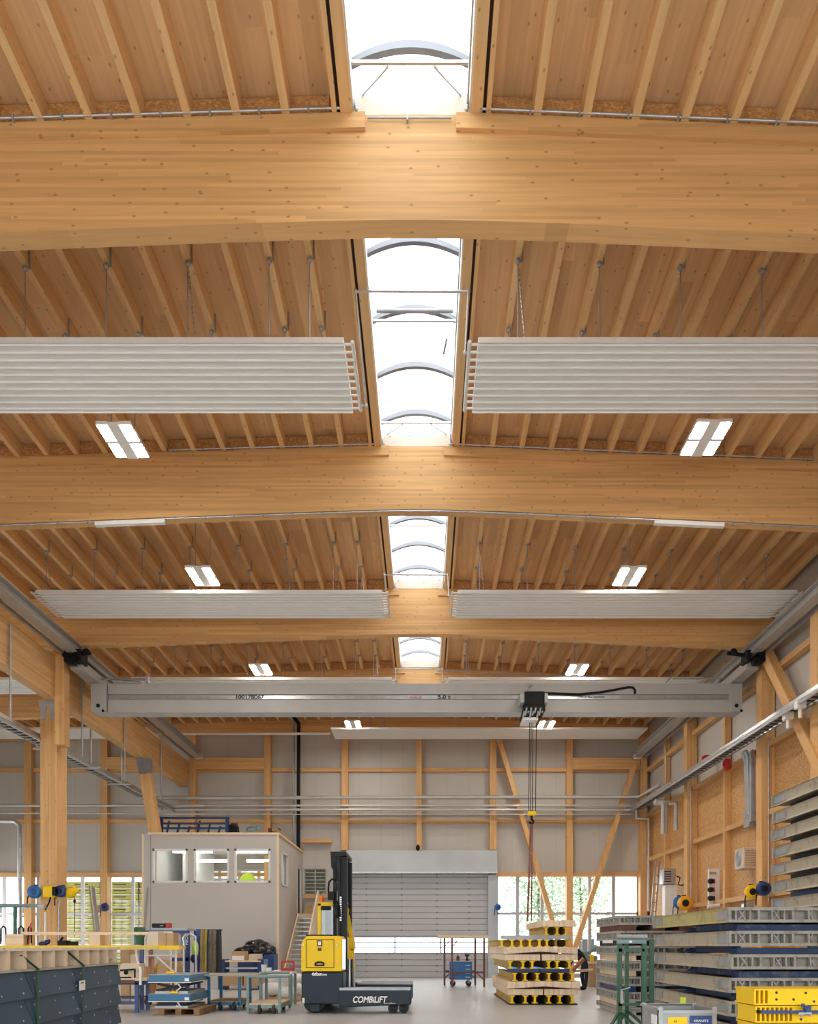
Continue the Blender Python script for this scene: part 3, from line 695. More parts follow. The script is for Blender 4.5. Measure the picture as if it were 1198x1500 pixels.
# hoist
h = thing('chain_hoist', 'black hoist trolley hanging on the crane girder, right of centre', 'hoist', at(779, 1056, CD - .35))
def P(px, py, dd=0): return at(px, py, CD - .35 + dd)
b = MB(); b.box(gx(767, 24.7), gx(796, 24.7), 24.45, 25.0, gz(1039, 24.7), gz(1016, 24.7)); b.build('motor_block', M['black'], h, bevel=.03)
b = MB(); b.prism([(gx(763, 24.7), gz(1050, 24.7)), (gx(767, 24.7), gz(1036, 24.7)), (gx(796, 24.7), gz(1036, 24.7)), (gx(797, 24.7), gz(1044, 24.7)), (gx(787, 24.7), gz(1056, 24.7)), (gx(765, 24.7), gz(1056, 24.7))], 'y', 24.40, 25.1); b.build('drum_housing', M['black'], h, bevel=.02)
for a, c in ((761, 767), (796, 801)): MB().box(gx(a, 24.7), gx(c, 24.7), 24.5, 25.0, gz(1032, 24.7), gz(1018, 24.7)).build('trolley_plate', M['crane_grey'], h, bevel=.01)
MB().box(gx(764, 24.7), gx(786, 24.7), 24.38, 25.1, gz(1059, 24.7), gz(1055, 24.7)).build('bottom_plate', M['steel_white'], h)
b = MB(); b.tube(P(769, 1016), P(773, 1006), .05, 6); b.tube(P(773, 1006), P(779, 1003), .04, 6); b.tube(P(770, 1018), P(778, 1018), .05, 6)
for j in range(9): b.tube(P(766 + j * 3.4, 1052 - (j % 3) * 4, -.34), P(768 + j * 3.4, 1042 - (j % 2) * 5, -.34), .03, 6)

b.build('cable_gland', M['galv_dull'], h)
b = MB()
for a in (775.5, 778, 780.5, 785.5): b.tube(P(a, 1058), P(a - 1.2, 1195), .012, 5)
b.build('hoist_rope', M['dark_steel'], h)
hk = MB(); hk.box(gx(773, 24.7), gx(785, 24.7), 24.6, 24.8, gz(1195, 24.7), gz(1189, 24.7)); hk.build('hook_block', M['yellow'], h, bevel=.02)
hk = MB(); c = P(779, 1200); hk.path([P(778.5, 1194), P(778.5, 1200)] + [P(778.5 + 2.6 * math.sin(a), 1203.5 - 3.2 * math.cos(a)) for a in [PI * 2 * k / 12 for k in range(10)]], .035, 7); hk.build('hook', M['black'], h)
for px0, px1, yy, lab in ((777.6, 772.5, 1349, 'reddish brown lifting sling under the crane hook, left strand'), (779.6, 778.3, 1349, 'reddish brown lifting sling under the crane hook, right strand')):
    m = MB(); m.bar(P(px0, 1206), at(px1, yy, 23.2), .055 if px0 < 779 else .035, .03, (0, 1, 0)); solo('lifting_sling', m, M['brown_red'], lab, 'sling', 'lifting slings')

# ---------------------------------------------------------------- cable trays
def tray(X0, y0, y1, z0, z1, lab, sg):
    t = thing('cable_tray', lab, 'cable tray', (X0, (y0 + y1) / 2, z0)); d = Vector((0, y1 - y0, z1 - z0)); a = Vector((X0, y0, z0)); b = a + d
    for s in (-1, 1):
        MB().bar(a + Vector((s * .25, 0, .06)), b + Vector((s * .25, 0, .06)), .02, .12).build('side_rail', M['galv'], t)
    m = MB(); n = int((y1 - y0) / .3)
    for k in range(n): p = a + d * ((k + .5) / n); m.box(X0 - .25, X0 + .25, p.y - .02, p.y + .02, p.z, p.z + .025)
    m.build('grating', M['galv_dull'], t)
    c = MB()
    for k in range(5): c.tube(a + Vector((-.16 + .08 * k, 0, .05)), b + Vector((-.16 + .08 * k, 0, .05)), .025, 6)
    c.build('cables', M['dark_steel'], t)
    c = MB(); c.tube(a + Vector((sg * .31, 0, -.07)), b + Vector((sg * .31, 0, -.07)), .055, 8); c.build('pipe', M['galv'], t)
    for s in (-1, 1):
        pass
    return t
tray(9.55, 14, 37.0, 7.50, 7.58, 'long metal cable tray along the right wall', -1)
t = tray(-11.55, 6, 37.0, 7.50, 7.58, 'long metal cable tray hanging beside the left girder', 1)
for i, D in enumerate((19.2, 24.9, 27.6, 30.4, 33.2)):
    m = MB(); m.tube((-11.25, D, 7.45), (-11.25, D, zb(-11) + .02 if False else 9.9), .03, 6); m.bar((-11.9, D, 7.44), (-10.9, D, 7.44), .05, .05); m.build('hanger_rod', M['galv'], t)
for i, D in enumerate((21.0, 25.4, 29.0, 33.0)):
    m = MB(); m.tube((-10.62, D, 7.30), (-10.62, D, 9.7), .028, 6)
    solo('hanging_rod', m, M['galv_dull'], ORD[i] + ' thin steel rod hanging from the left girder, counted from the viewer', 'rod', 'hanging rods')
# loose fittings by the right tray
m = MB(); m.path([(9.75, 24.95, 7.4), (9.85, 25.0, 7.2), (9.9, 25.0, 5.45)], .07, 8); m.path([(9.8, 25.25, 7.4), (9.9, 25.25, 7.1), (9.95, 25.25, 5.4)], .07, 8); m.box(9.86, 10.1, 24.75, 24.9, 5.2, 7.35); m.box(9.9, 10.15, 25.0, 25.45, 5.1, 5.6)
o = solo('conduit_bundle', m, M['galv_dull'], 'bundle of grey conduits dropping from the right cable tray', 'conduit')
m = MB(); m.path([(9.85, 24.66, 7.35), (9.95, 24.62, 7.1), (9.97, 24.62, 5.6)], .03, 6); solo('red_cable', m, M['copper_pipe'], 'orange red cable beside the grey conduit bundle', 'cable')
for k, (px, py, D) in enumerate(((1065, 1120, 26.8), (1034, 1112, 28.5))):
    m = MB(); c = at(px, py, D); m.box(c.x - .09, c.x + .09, c.y - .1, c.y + .1, c.z - .18 + k * .08, c.z + .18 - k * .05); m.box(c.x - .14, c.x + .04, c.y - .06, c.y + .06, c.z - .05, c.z + .1)
    solo('red_valve', m, M['red'], ['larger red valve under the right cable tray', 'smaller red valve on the right cable tray'][k], 'valve', bevel=.02)
m = MB()
for a, (p0, p1, p2) in enumerate(((960, 971, 1222), (975, 975, 1222), (958, 990, 1216))):
    D = 31.6 + .2 * a; m.path([at(p0, 1174 + a, D), at(p1, 1174 + a, D), at(p1, p2, D)], .10, 8)
solo('white_pipe_loop', m, M['pipe_grey'], 'white pipes bending down on the right wall below the tray', 'pipe')
for k, (px, py, D) in enumerate(((1154, 1050, 21.2), (1172, 1034, 20.3))):
    m = MB(); c = at(px, py, D); m.box(c.x - .12, c.x + .12, c.y - .1, c.y + .1, c.z - .08, c.z + .12); m.tube((c.x, c.y, c.z - .3), (c.x, c.y, c.z), .05, 6)
    solo('junction_box', m, M['steel_white'], ['white junction box on the right tray, lower one', 'white junction box on the right tray, nearer the picture edge'][k], 'box', bevel=.02)
# ---------------------------------------------------------------- office box
OD = 31.0; ox0, ox1 = gx(221, OD), -5.53; oz = gz(1222, OD)
ws = [(gx(a, OD), gx(b, OD), gz(1293, OD), gz(1243.5, OD)) for a, b in ((223.5, 275), (284, 335.5), (343.5, 396))]
of = thing('site_office', 'grey two-storey office box with a row of windows, against the far wall', 'office', ((ox0 + ox1) / 2, 34.2, 0))
wall_holes(ox0, ox1, 0, oz, OD, OD + .12, ws).build('front_wall', M['office_wall'], of)
sw = (gx(412, 1) and OD + .50, OD + 1.35, gz(1297, 31.9), gz(1247, 31.5)); sd = (34.6, 35.5, 2.84, gz(1271, 35.0))
sw = (31.6, 33.1, 3.80, 5.12); sd = (35.5, 36.6, 2.84, gz(1271, 36))
wall_holes(OD + .12, 37.2, 0, oz, ox1 - .12, ox1, [sw, sd], 'y').build('side_wall', M['office_wall'], of)
m = MB(); m.box(ox0, ox0 + .12, OD + .12, 37.2, 0, oz); m.box(ox0, ox1, 37.1, 37.2, 0, 3.6); m.build('side_wall', M['office_wall'], of)
m = MB(); m.box(ox0 + .12, ox1 - .12, OD + .12, 37.1, oz - .12, oz - .02); m.box(ox0 + .12, ox1 - .12, OD + .12, 37.1, 2.7, 2.84); m.box(-9.6, -9.5, OD + 1.5, 37, 2.84, 5.5); m.box(ox0 + .125, ox0 + .15, OD + .2, 37, 2.84, oz - .12); m.box(ox1 - .15, ox1 - .125, 32.6, 34.5, 2.84, oz - .12); m.box(ox0 + .2, ox1 - .2, 37.05, 37.095, 2.84, 3.6); m.build('inner_lining', M['office_inside'], of)
m = MB(); m.box(ox0 - .1, ox1 + .04, OD - .05, OD + .06, oz - .02, oz + .06); m.box(ox1 - .06, ox1 + .05, OD + .06, 37.2, oz - .02, oz + .06); m.build('roof_edge', M['pale_x'], of)
m = MB(); m.box(ox1 - .07, ox1 + .015, OD - .015, OD + .08, 0, oz - .02); m.build('corner_trim', M['pale_z'], of)
m = MB(); m.box(ox0 - .28, ox0 - .03, OD + .05, OD + .3, 0, oz - .0); m.build('downpipe_casing', M['office_wall'], of)
m = MB(); m.box(ox0 - .36, ox0 - .28, OD + .05, OD + .2, 0, oz + .0); m.build('corner_trim', M['pale_z'], of)
for a, b, c, d in ws:
    f = MB(); f.box(a, b, OD - .02, OD + .1, c, c + .07); f.box(a, b, OD - .02, OD + .1, d - .07, d); f.box(a, a + .07, OD - .02, OD + .1, c, d); f.box(b - .07, b, OD - .02, OD + .1, c, d)
    o = f.build('window_frame', M['frame_white'], of)
    MB().add([(a, OD + .04, c), (b, OD + .04, c), (b, OD + .04, d), (a, OD + .04, d)], [(0, 1, 2, 3)]).build('pane', M['glass'], o)
a, b, c, d = sw; x = ox1; f = MB()
f.box(x - .08, x + .02, a, b, c, c + .06); f.box(x - .08, x + .02, a, b, d - .06, d); f.box(x - .08, x + .02, a, a + .06, c, d); f.box(x - .08, x + .02, b - .06, b, c, d)
o = f.build('window_frame', M['frame_white'], of); MB().add([(x - .03, a, c), (x - .03, b, c), (x - .03, b, d), (x - .03, a, d)], [(0, 1, 2, 3)]).build('pane', M['glass'], o)
MB().box(x - .11, x - .05, sd[0] + .05, sd[1] - .05, sd[2], sd[3] - .05).build('door', M['dark_steel'], of)
f = MB(); f.box(x - .1, x + .02, sd[0], sd[0] + .05, sd[2], sd[3]); f.box(x - .1, x + .02, sd[1] - .05, sd[1], sd[2], sd[3]); f.box(x - .1, x + .02, sd[0], sd[1], sd[3] - .05, sd[3]); f.build('door_frame', M['frame_white'], of)
# bright far windows and strip lamps inside the office
for k, (px0, px1, py, D) in enumerate(((253, 274, 1247, 31.8), (285, 309, 1247, 31.8), (345, 390, 1247, 31.8), (224, 240, 1260.5, 34), (289, 335, 1260.5, 34), (361, 396, 1260.5, 34))):
    z = gz(py, D); m = MB(); m.box(gx(px0, D), gx(px1, D), D, D + .22, z - .05, z + .04)
    o = solo('strip_lamp', m, M['lamp_office'], 'lit strip lamp inside the %s office window, %s one' % (['left', 'middle', 'right'][[0, 1, 2, 0, 1, 2][k]], ['upper', 'lower'][k // 3]), 'lamp', 'office strip lamps')
m = MB(); m.box(gx(345, 36), gx(400, 36), 35.9, 36.3, 2.84, 3.6); m.box(gx(290, 36), gx(338, 36), 35.9, 36.4, 2.84, 3.55); solo('office_desk', m, M['plastic_white'], 'white desks seen through the office windows', 'desk')
m = MB(); m.ball((gx(363, 33), 33, 3.95), .32, (1.1, .7, 1.4)); m.ball((gx(363, 33), 33, 3.3), .45, (.9, .7, 1.2)); solo('hanging_jacket', m, M['hivis'], 'lime hi-vis jacket behind the right office window', 'jacket')
m = MB(); m.box(gx(250, 33), gx(250.6, 33), 32.9, 33, 4.2, 4.6);
for k, (a, b, c, d) in enumerate(((246.5, 249.5, 1264, 1282), (250.5, 254, 1268, 1284))):
    m = MB(); z0, z1 = gz(d, 36.0), gz(c, 36.0); m.box(gx(a, 36), gx(b, 36), 36, 36.02, z0, z1); solo('notice_sheet', m, M['hivis'], ['taller lime notice inside the left office window', 'shorter lime notice inside the left office window'][k], 'notice')
m = MB(); D = 36.2; m.box(gx(226, D), gx(238, D), D, D + .03, gz(1293, D), gz(1273, D)); m.box(gx(387, 34), gx(394, 34), 34, 34.3, 3.0, 5.2); solo('timber_post_inside', m, M['glulam_z'], 'brown timber pieces seen inside the left and right office windows', 'timber')
# stairs
st = thing('staircase', 'open wooden staircase up to the office door', 'staircase', (-5.1, 33.8, 0)); ns = 15; top = 2.84; y_t, y_b = 35.4, 31.6; xa, xb = -5.5, -4.62
for k in range(ns - 1):
    z = top * (k + 1) / ns; y = y_b + (y_t - y_b) * k / (ns - 1); MB().box(xa + .06, xb - .06, y, y + .27, z - .045, z).build('tread', M['galv'], st)
for xx in (xa, xb - .06):
    MB().prism([(y_b - .1, 0), (y_b + .3, 0), (y_t + .3, top - .3), (y_t + .3, top + .02), (y_t, top + .02), (y_b - .1, .28)], 'x', xx, xx + .06).build('stringer', M['pale_y'], st)
MB().box(xa, xb, y_t, 37.0, top - .16, top).build('landing', M['pale_x'], st)
MB().prism([(y_b + .1, .25), (y_t + .2, top - .1), (y_t + .2, top + 1.02), (y_t, top + 1.0), (y_b + .1, 1.15)], 'x', xb - .03, xb + .03).build('balustrade', M['pale_z'], st)
m = MB(); m.box(-5.25, -4.85, 36.0, 36.4, 2.845, 3.15); m.box(-5.2, -5.0, 36.05, 36.2, 3.15, 3.25); solo('cardboard_box', m, M['cardboard'], 'small brown box on the stair landing', 'box')
# things on the office roof
RZ = oz + .06
r = thing('storage_rack', 'dark blue steel rack lying on the office roof', 'rack', (gx(290, 32), 32, RZ))
zz = lambda py: gz(py, 32)
for a in (234, 331): MB().box(gx(a, 32), gx(a + 4, 32), 31.9, 32.1, RZ, zz(1197)).build('upright', M['blue_deep'], r)
for py in (1198, 1206, 1213): MB().box(gx(234, 32), gx(335, 32), 31.95, 32.05, zz(py + 1.5), zz(py - 1.0)).build('crossbar', M['blue_deep'], r)
for q in range(6): MB().bar((gx(243 + q * 15, 32.4), 32.4, RZ + .02), (gx(248 + q * 15, 32.4), 32.4, zz(1200 + (q % 3) * 4)), .06, .06).build('strut', M['blue_deep'], r)
m = MB(); D = 32.5
for q in range(7): m.bar(at(334, 1221 - q * 2.0, D), at(352 - q * 1.0, 1221 - q * 1.9, D), .1, .05)
for q in range(3): m.path([at(336 + q * 4, 1210, D - .1), at(340 + q * 3, 1206, D - .1), at(345 + q * 2, 1212, D - .1), at(349, 1221, D - .1)], .03, 6)
solo('folded_trestles', m, M['dark_steel'], 'dark jumble of folded frames at the end of the roof rack', 'frame')
m = MB(); D = 32.5; m.path([at(361, 1221, D), at(362, 1213, D), at(370, 1211, D), at(377, 1213, D), at(379, 1221, D)], .04, 6); m.box(gx(362, D), gx(378, D), D - .1, D + .1, RZ, gz(1217, D)); m.tube(at(374, 1217, D), at(377, 1210, D), .04)
solo('small_machine', m, M['green_grey'], 'small pale machine with a handle on the office roof', 'machine')
m = MB(); m.box(gx(394, 34), gx(410, 34), 33.8, 34.2, RZ, gz(1218, 34) + .12); solo('dark_case', m, M['brown_red'], 'low dark case at the back of the office roof', 'case')
m = MB(); m.tube((-5.75, 32.2, RZ + .13), (-5.75, 34.9, RZ + .13), .13, 12); m.tube((-5.95, 32.4, RZ + .33), (-5.95, 34.8, RZ + .33), .1, 12); solo('fabric_roll', m, M['belt_tan'], 'beige rolls along the right edge of the office roof', 'roll')

# ---------------------------------------------------------------- forklift
FD = 17.4; fx = lambda p, D=FD: gx(p, D); fz = lambda p, D=FD: gz(p, D)
fk = thing('forklift', 'yellow and dark grey side-loading forklift truck parked on the floor', 'forklift', (fx(520), 18.9, 0))
y0, y1 = FD, 20.4; XA_, XB_ = fx(441), fx(501)
b = MB(); b.box(XA_, XB_ + .02, y0 + .02, y1, .20, fz(1424)); b.build('chassis', M['combi_dark'], fk, bevel=.03)
b = MB(); zt1 = fz(1371); b.prism([(XA_ + .0, fz(1423)), (XB_ + .0, fz(1423)), (XB_, zt1 - .04), (XB_ - .05, zt1), (XA_ + .12, zt1), (XA_ + .02, zt1 - .12), (XA_, zt1 - .2)], 'y', y0, y1 - .6)
hood = b.build('hood', M['yellow'], fk, bevel=.02)
g = MB(); x0, x1, z0, z1 = fx(448), fx(489.5), fz(1418), fz(1376)
for a, b2, c, d in ((x0, x1, z0, z0 + .012), (x0, x1, z1 - .012, z1), (x0, x0 + .012, z0, z1), (x1 - .012, x1, z0, z1)): g.box(a, b2, y0 - .004, y0 + .01, c, d)
g.build('hatch_gap', M['dark_steel'], hood)
g = MB(); g.path([at(461.5, 1414, FD - .03), at(462, 1411, FD - .03), at(465, 1409.5, FD - .03), at(471, 1409.5, FD - .03), at(474, 1411, FD - .03), at(474, 1414, FD - .03)], .02, 6); g.box(fx(461), fx(474.5), y0 - .04, y0 - .01, fz(1415), fz(1413)); g.build('hatch_handle', M['black'], hood)
g = MB(); g.box(fx(464.5), fx(472), y0 - .03, y0 + .0, fz(1386), fz(1377.5)); l = g.build('lamp_bezel', M['black'], hood, bevel=.01)
MB().box(fx(466), fx(470.6), y0 - .036, y0 - .028, fz(1384.5), fz(1379)).build('lamp_glass', M['plastic_white'], hood)
MB().box(fx(465.5), fx(470.8), y0 - .012, y0, fz(1393), fz(1388.5)).build('socket_plate', M['brown_red'], hood)
for a in (443.5, 492.5): MB().box(fx(a), fx(a + 1.2), y0 - .02, y0, fz(1386), fz(1382)).build('hinge', M['plastic_white'], hood)
b = MB(); zt2, zb2 = fz(1447.5), fz(1476); b.prism([(fx(496), zb2), (fx(602), zb2 + .06), (fx(602.5), zt2 - .02), (fx(600), zt2), (fx(496), zt2)], 'y', y0, y0 + .62); arm = b.build('platform', M['combi_dark'], fk, bevel=.02)
MB().box(fx(497), fx(601), y0 - .004, y0 + .3, zt2 - .045, zt2 + .008).build('edge_strip', M['galv_dull'], arm)
b = MB(); b.box(fx(501), fx(602), 19.75, 20.4, .17, zt2); arm2 = b.build('platform', M['combi_dark'], fk, bevel=.02)
MB().box(fx(510), fx(602), 19.74, 20.0, zt2 - .03, zt2 + .01).build('edge_strip', M['galv_dull'], arm2)
b = MB(); b.box(fx(515), fx(602), 20.05, 20.4, zt2, zt2 + .03); b.build('deck_plate', M['galv_dull'], fk)
b = MB(); b.box(fx(501), fx(520), y0 + .62, 19.75, .17, .42); b.build('crossmember', M['combi_dark'], fk)
def wheel(x, y, r, w, nm='wheel', par=fk):
    o = MB().lathe([(r * .6, -w / 2), (r * .96, -w / 2), (r, -w / 2 + .02), (r, w / 2 - .02), (r * .96, w / 2), (r * .6, w / 2)], (x, y, r), 20, 'y').build(nm, M['rubber'], par)
    MB().lathe([(r * .15, -w / 2 - .006), (r * .6, -w / 2 - .002), (r * .6, w / 2 + .002), (r * .15, w / 2 + .006)], (x, y, r), 14, 'y').build('hub', M['combi_dark'], o)
wheel(fx(458.5), y0 + .35, .24, .3); wheel(fx(460), 20.0, .24, .3)
MB().box(fx(452), fx(468), y0 + .08, y0 + .6, .03, .21).build('wheel_fork', M['combi_dark'], fk, bevel=.02)
for yy in (y0 + .28, 20.1):
    for px in (575, 591): wheel(fx(px), yy, .105, .32)
# mast
mx0, mx1 = fx(487.5, 18.3), fx(507, 18.3); mzt = gz(1249, 18.3)
for yy in (18.15, 19.3):
    b = MB(); b.box(mx0 + .12, mx0 + .18, yy, yy + .18, .35, mzt - .1); b.box(mx0 + .18, mx0 + .27, yy + .07, yy + .11, .35, mzt - .1); b.box(mx0 + .27, mx0 + .33, yy, yy + .18, .35, mzt - .12); u = b.build('mast_upright', M['dark_steel'], fk)
    b = MB(); b.box(mx0 + .02, mx0 + .09, yy + .02, yy + .16, .5, mzt - .25); b.build('mast_upright', M['black'], fk)
b = MB()
for z in (mzt - .12, mzt - .75, 2.2, 1.2): b.box(mx0 + .02, mx0 + .1, 18.15, 19.48, z - .05, z + .08)
b.prism([(mx0 - .05, mzt), (mx1 + .02, mzt), (mx1 + .02, mzt - .08), (mx0 + .05, mzt - .12)], 'y', 18.1, 19.5); b.build('mast_crosshead', M['dark_steel'], fk)
b = MB(); b.prism([(mx0 - .04, mzt - .02), (mx0 + .08, mzt - .02), (mx0 + .14, mzt - .75), (mx0 + .06, mzt - .5), (mx0 - .03, mzt - .32)], 'y', 18.2, 18.3); b.build('mast_gusset', M['dark_steel'], fk)
b = MB(); b.tube((mx0 + .16, 18.7, .5), (mx0 + .16, 18.7, mzt - .2), .05, 10); b.tube((mx0 + .12, 19.0, .5), (mx0 + .12, 19.0, mzt - .3), .05, 10); b.build('lift_cylinder', M['dark_steel'], fk)
b = MB(); q = lambda px, py, D=18.1: at(px, py, D)

for hp, hr in (([q(491, 1288), q(486, 1288), q(482, 1292), q(481, 1300), q(481, 1307)], .022), ([q(489, 1318), q(494, 1321), q(497, 1328), q(498, 1342)], .02), ([q(488, 1322), q(493, 1326), q(495, 1338), q(494, 1345)], .02), ([q(509, 1325, 18.6), q(513, 1332, 18.6), q(512, 1340, 18.6)], .02)):
    MB().path(hp, hr, 7).build('hydraulic_hose', M['black'], fk)
b = MB(); b.box(gx(480, 18.1), gx(490, 18.1), 18.05, 18.3, gz(1318, 18.1), gz(1306, 18.1)); b.build('valve_block', M['black'], fk, bevel=.01)
b = MB()
for k in range(11): b.box(mx0 + .17, mx0 + .21, 18.14, 18.15, 2.0 + k * .05, 2.03 + k * .05)
b.build('perforated_strip', M['galv'], fk)
# cab
cx0, cx1 = gx(466, 18.4), gx(490, 18.4); cz1 = gz(1323, 18.4); cy0, cy1 = 18.3, 19.6
b = MB(); b.box(cx0, cx0 + .08, cy0, cy0 + .08, 1.6, cz1); b.box(cx0, cx0 + .08, cy1 - .08, cy1, 1.6, cz1); b.box(cx0, cx1, cy0, cy0 + .08, cz1 - .07, cz1); b.box(cx0, cx1, cy1 - .08, cy1, cz1 - .07, cz1); b.box(cx0, cx1, cy0, cy1, cz1 - .02, cz1 + .02); b.box(cx1 - .05, cx1, cy1 - .06, cy1, 1.6, cz1)
cab = b.build('cab_frame', M['yellow'], fk, bevel=.01)
g = MB().add([(cx0 + .05, cy0 + .03, 1.6), (cx1, cy0 + .03, 1.6), (cx1, cy0 + .03, cz1 - .05), (cx0 + .05, cy0 + .03, cz1 - .05)], [(0, 1, 2, 3)]).build('cab_glass', M['glass_green'], cab)
MB().box(cx0 + .12, cx0 + .2, cy0 + .3, cy0 + 1.0, 1.55, 2.25).build('seat_back', M['black'], fk, bevel=.03)
b = MB(); b.box(gx(470, 18.25), gx(484, 18.25), 18.22, 18.3, gz(1333, 18.25), gz(1327, 18.25)); b.build('roof_box', M['black'], fk, bevel=.01)
MB().lathe([(.055, 0), (.055, .10), (.03, .13)], (gx(470, 18.4), 18.5, cz1 + .02), 12).build('beacon', M['orange'], fk)
MB().box(gx(452, 17.9), gx(489, 17.9), y0 + .1, 18.3, zt1 - .0, zt1 + .03).build('hood_mat', M['black'], fk)
b = MB(); b.hexa([(gx(506, 19.2), 19.1, gz(1325, 19.1)), (gx(510, 19.2), 19.1, gz(1325, 19.1)), (gx(510, 19.2), 19.25, gz(1325, 19.1)), (gx(506, 19.2), 19.25, gz(1325, 19.1)), (gx(506, 19.2), 19.1, 1.0), (gx(514, 19.2), 19.1, 1.0), (gx(514, 19.2), 19.25, 1.0), (gx(506, 19.2), 19.25, 1.0)]); 
b = MB(); b.bar(at(507, 1322, 19.3), at(517, 1392, 19.3), .09, .12, (0, 1, 0)); b.bar(at(516, 1390, 19.3), at(516.5, 1425, 19.3), .09, .12, (0, 1, 0)); b.bar(at(508, 1395, 19.0), at(514, 1408, 19.0), .2, .1, (0, 1, 0)); b.build('guard_strut', M['yellow'], fk)
b = MB(); b.bar(at(513, 1342, 19.55), at(519, 1390, 19.55), .07, .1, (0, 1, 0)); b.prism([(gx(515, 19.6), gz(1412, 19.6)), (gx(520, 19.6), gz(1412, 19.6)), (gx(520, 19.6), .4), (gx(513, 19.6), .4)], 'y', 19.55, 19.65); b.build('side_fairing', M['plastic_white'], fk)
b = MB(); b.box(gx(503, 18.5), gx(516, 18.5), 18.4, 18.8, gz(1448, 18.5), gz(1405, 18.5)); b.box(gx(503, 18.5), gx(507, 18.5), 18.2, 18.4, gz(1400, 18.5), gz(1390, 18.5)); b.build('carriage', M['black'], fk, bevel=.02)
b = MB(); b.box(gx(511, 18.4), gx(513.5, 18.4), 18.36, 18.4, .4, gz(1404, 18.4)); b.build('carriage_rail', M['galv'], fk)
b = MB(); b.box(fx(498.5), fx(506), y0 + .02, y0 + .05, fz(1420), fz(1376)); b.build('reflective_panel', M['galv'], fk)
text('COMBiLiFT', 'brand_lettering', M['white_text'], fk, at(516, 1468.5, y0 - .012), .185, shear=.22, bold=.004, sx=.80)
text('www.combilift.com', 'small_lettering', M['white_text'], fk, at(562, 1470.5, y0 - .012), .045, sx=.7)
text('4xfour', 'small_logo', M['white_text'], fk, at(456, 1429, y0 + .015), .105, shear=.35, bold=.004, sx=.75)
text('SYSTEM', 'small_logo', M['white_text'], fk, at(468, 1429, y0 + .015), .045, shear=.2, bold=.002)
b = MB(); b.box(fx(442.5), fx(446), y0 - .005, y0 + .03, fz(1470), fz(1462)); b.build('step_hole', M['plastic_white'], fk, bevel=.01)

# ---------------------------------------------------------------- stack of yellow beams and timber slabs
SD = 20.0; sx = lambda p: gx(p, SD); sz = lambda p: gz(p, SD)
def ibeam(x, z0, z1, y0, y1, lab, w=.125, grp='yellow formwork beams'):
    t = thing('formwork_beam', lab, 'beam', (x, (y0 + y1) / 2, z0), 0, grp); h = z1 - z0; f = h * .17
    p = [(-w / 2, 0), (w / 2, 0), (w / 2, f * .7), (w * .2, f), (w * .2, h - f), (w / 2, h - f * .7), (w / 2, h), (-w / 2, h), (-w / 2, h - f * .7), (-w * .2, h - f), (-w * .2, f), (-w / 2, f * .7)]
    m = MB(); m.prism([(x + a, z0 + b) for a, b in p], 'y', y0 + .012, y1); m.build('timber_body', M['yellow_timber'], t)
    m = MB(); m.prism([(x + a * 1.08, z0 + b) for a, b in p], 'y', y0, y0 + .012); m.build('end_cap', M['yellow'], t)
base = MB(); base.box(sx(745), sx(846), SD + .03, 24.3, 0, .032)
solo('base_sheet', base, M['dark_steel'], 'dark base sheet on the floor under the tall yellow stack', 'sheet')
def yrow(pxs, py0, py1, nm, y0=SD, y1=24.2):
    n = len(pxs)
    for i, p in enumerate(pxs): ibeam(gx(p, y0), gz(py1, y0), gz(py0, y0) - .003, y0, y1, '%s beam from left, %s of the tall yellow stack' % (ORD[i], nm))
yrow([750, 769.5, 783.5, 804, 820, 838], 1458, 1470, 'lowest yellow layer')
yrow([754, 769, 787, 804, 822, 838], 1425, 1437, 'second yellow layer')
yrow([747, 766, 779.5, 803.5, 816, 834], 1407.5, 1419, 'third yellow layer')
yrow([735, 750, 763, 776, 790, 801], 1376, 1387, 'fourth yellow layer', SD + .25)
yrow([800, 814, 830], 1376, 1387, 'rear right of the fourth layer', SD + .9, 24.3)
yrow([800, 816, 829], 1358, 1369.5, 'topmost layer', SD + .6, 23.8)
def slab(px0, px1, py0, py1, lab, kink=0, y0=SD - .12, y1=24.35, mat='pale_y', py1b=None):
    a, b = gx(px0, y0), gx(px1, y0); z1, z0 = gz(py0, y0), gz(py1, y0); c = (a + b) / 2; n = 8; m = MB()
    for k in range(n):
        xa_, xb_ = a + (b - a) * k / n, a + (b - a) * (k + 1) / n; f = lambda x: kink * (1 - abs(x - c) / ((b - a) / 2)) if kink else 0
        m.prism([(xa_ + .004, z0 + f(xa_)), (xb_ - .0, z0 + f(xb_)), (xb_ - .0, z1 + f(xb_) * .15), (xa_ + .004, z1 + f(xa_) * .15)], 'y', y0, y1)
    return solo('timber_slab', m, M[mat], lab, 'timber slab', 'pale timber slabs')
slab(743, 795, 1449, 1457.5, 'lower left pale timber slab on the lowest yellow beams of the stack', 0, SD)
slab(797, 849, 1449, 1457.5, 'lower right pale timber slab on the lowest yellow beams of the stack', 0, SD)
slab(742, 850, 1438, 1448.5, 'wide pale slab with a raised middle, low in the yellow stack', .06, SD - .05)
slab(739, 791, 1398, 1407, 'left pale timber slab above the blue strips of the stack', 0, SD)
slab(793.5, 846, 1398, 1407, 'right pale timber slab above the blue strips of the stack', 0, SD)
slab(738, 846, 1387.5, 1397.5, 'wide pale slab with a raised middle, halfway up the yellow stack', .06, SD - .05)
slab(795, 843, 1348, 1357.5, 'topmost pale timber slab of the yellow stack', 0, SD + .5, 23.9)
for a, b, lab in ((744, 790, 'left'), (793, 836, 'right')):
    m = MB(); m.box(sx(a), sx(b), SD + .15, SD + .3, sz(1424.5), sz(1419.5)); solo('blue_batten', m, M['blue'], 'blue batten in the middle of the yellow stack, ' + lab + ' half', 'batten', 'stack battens')
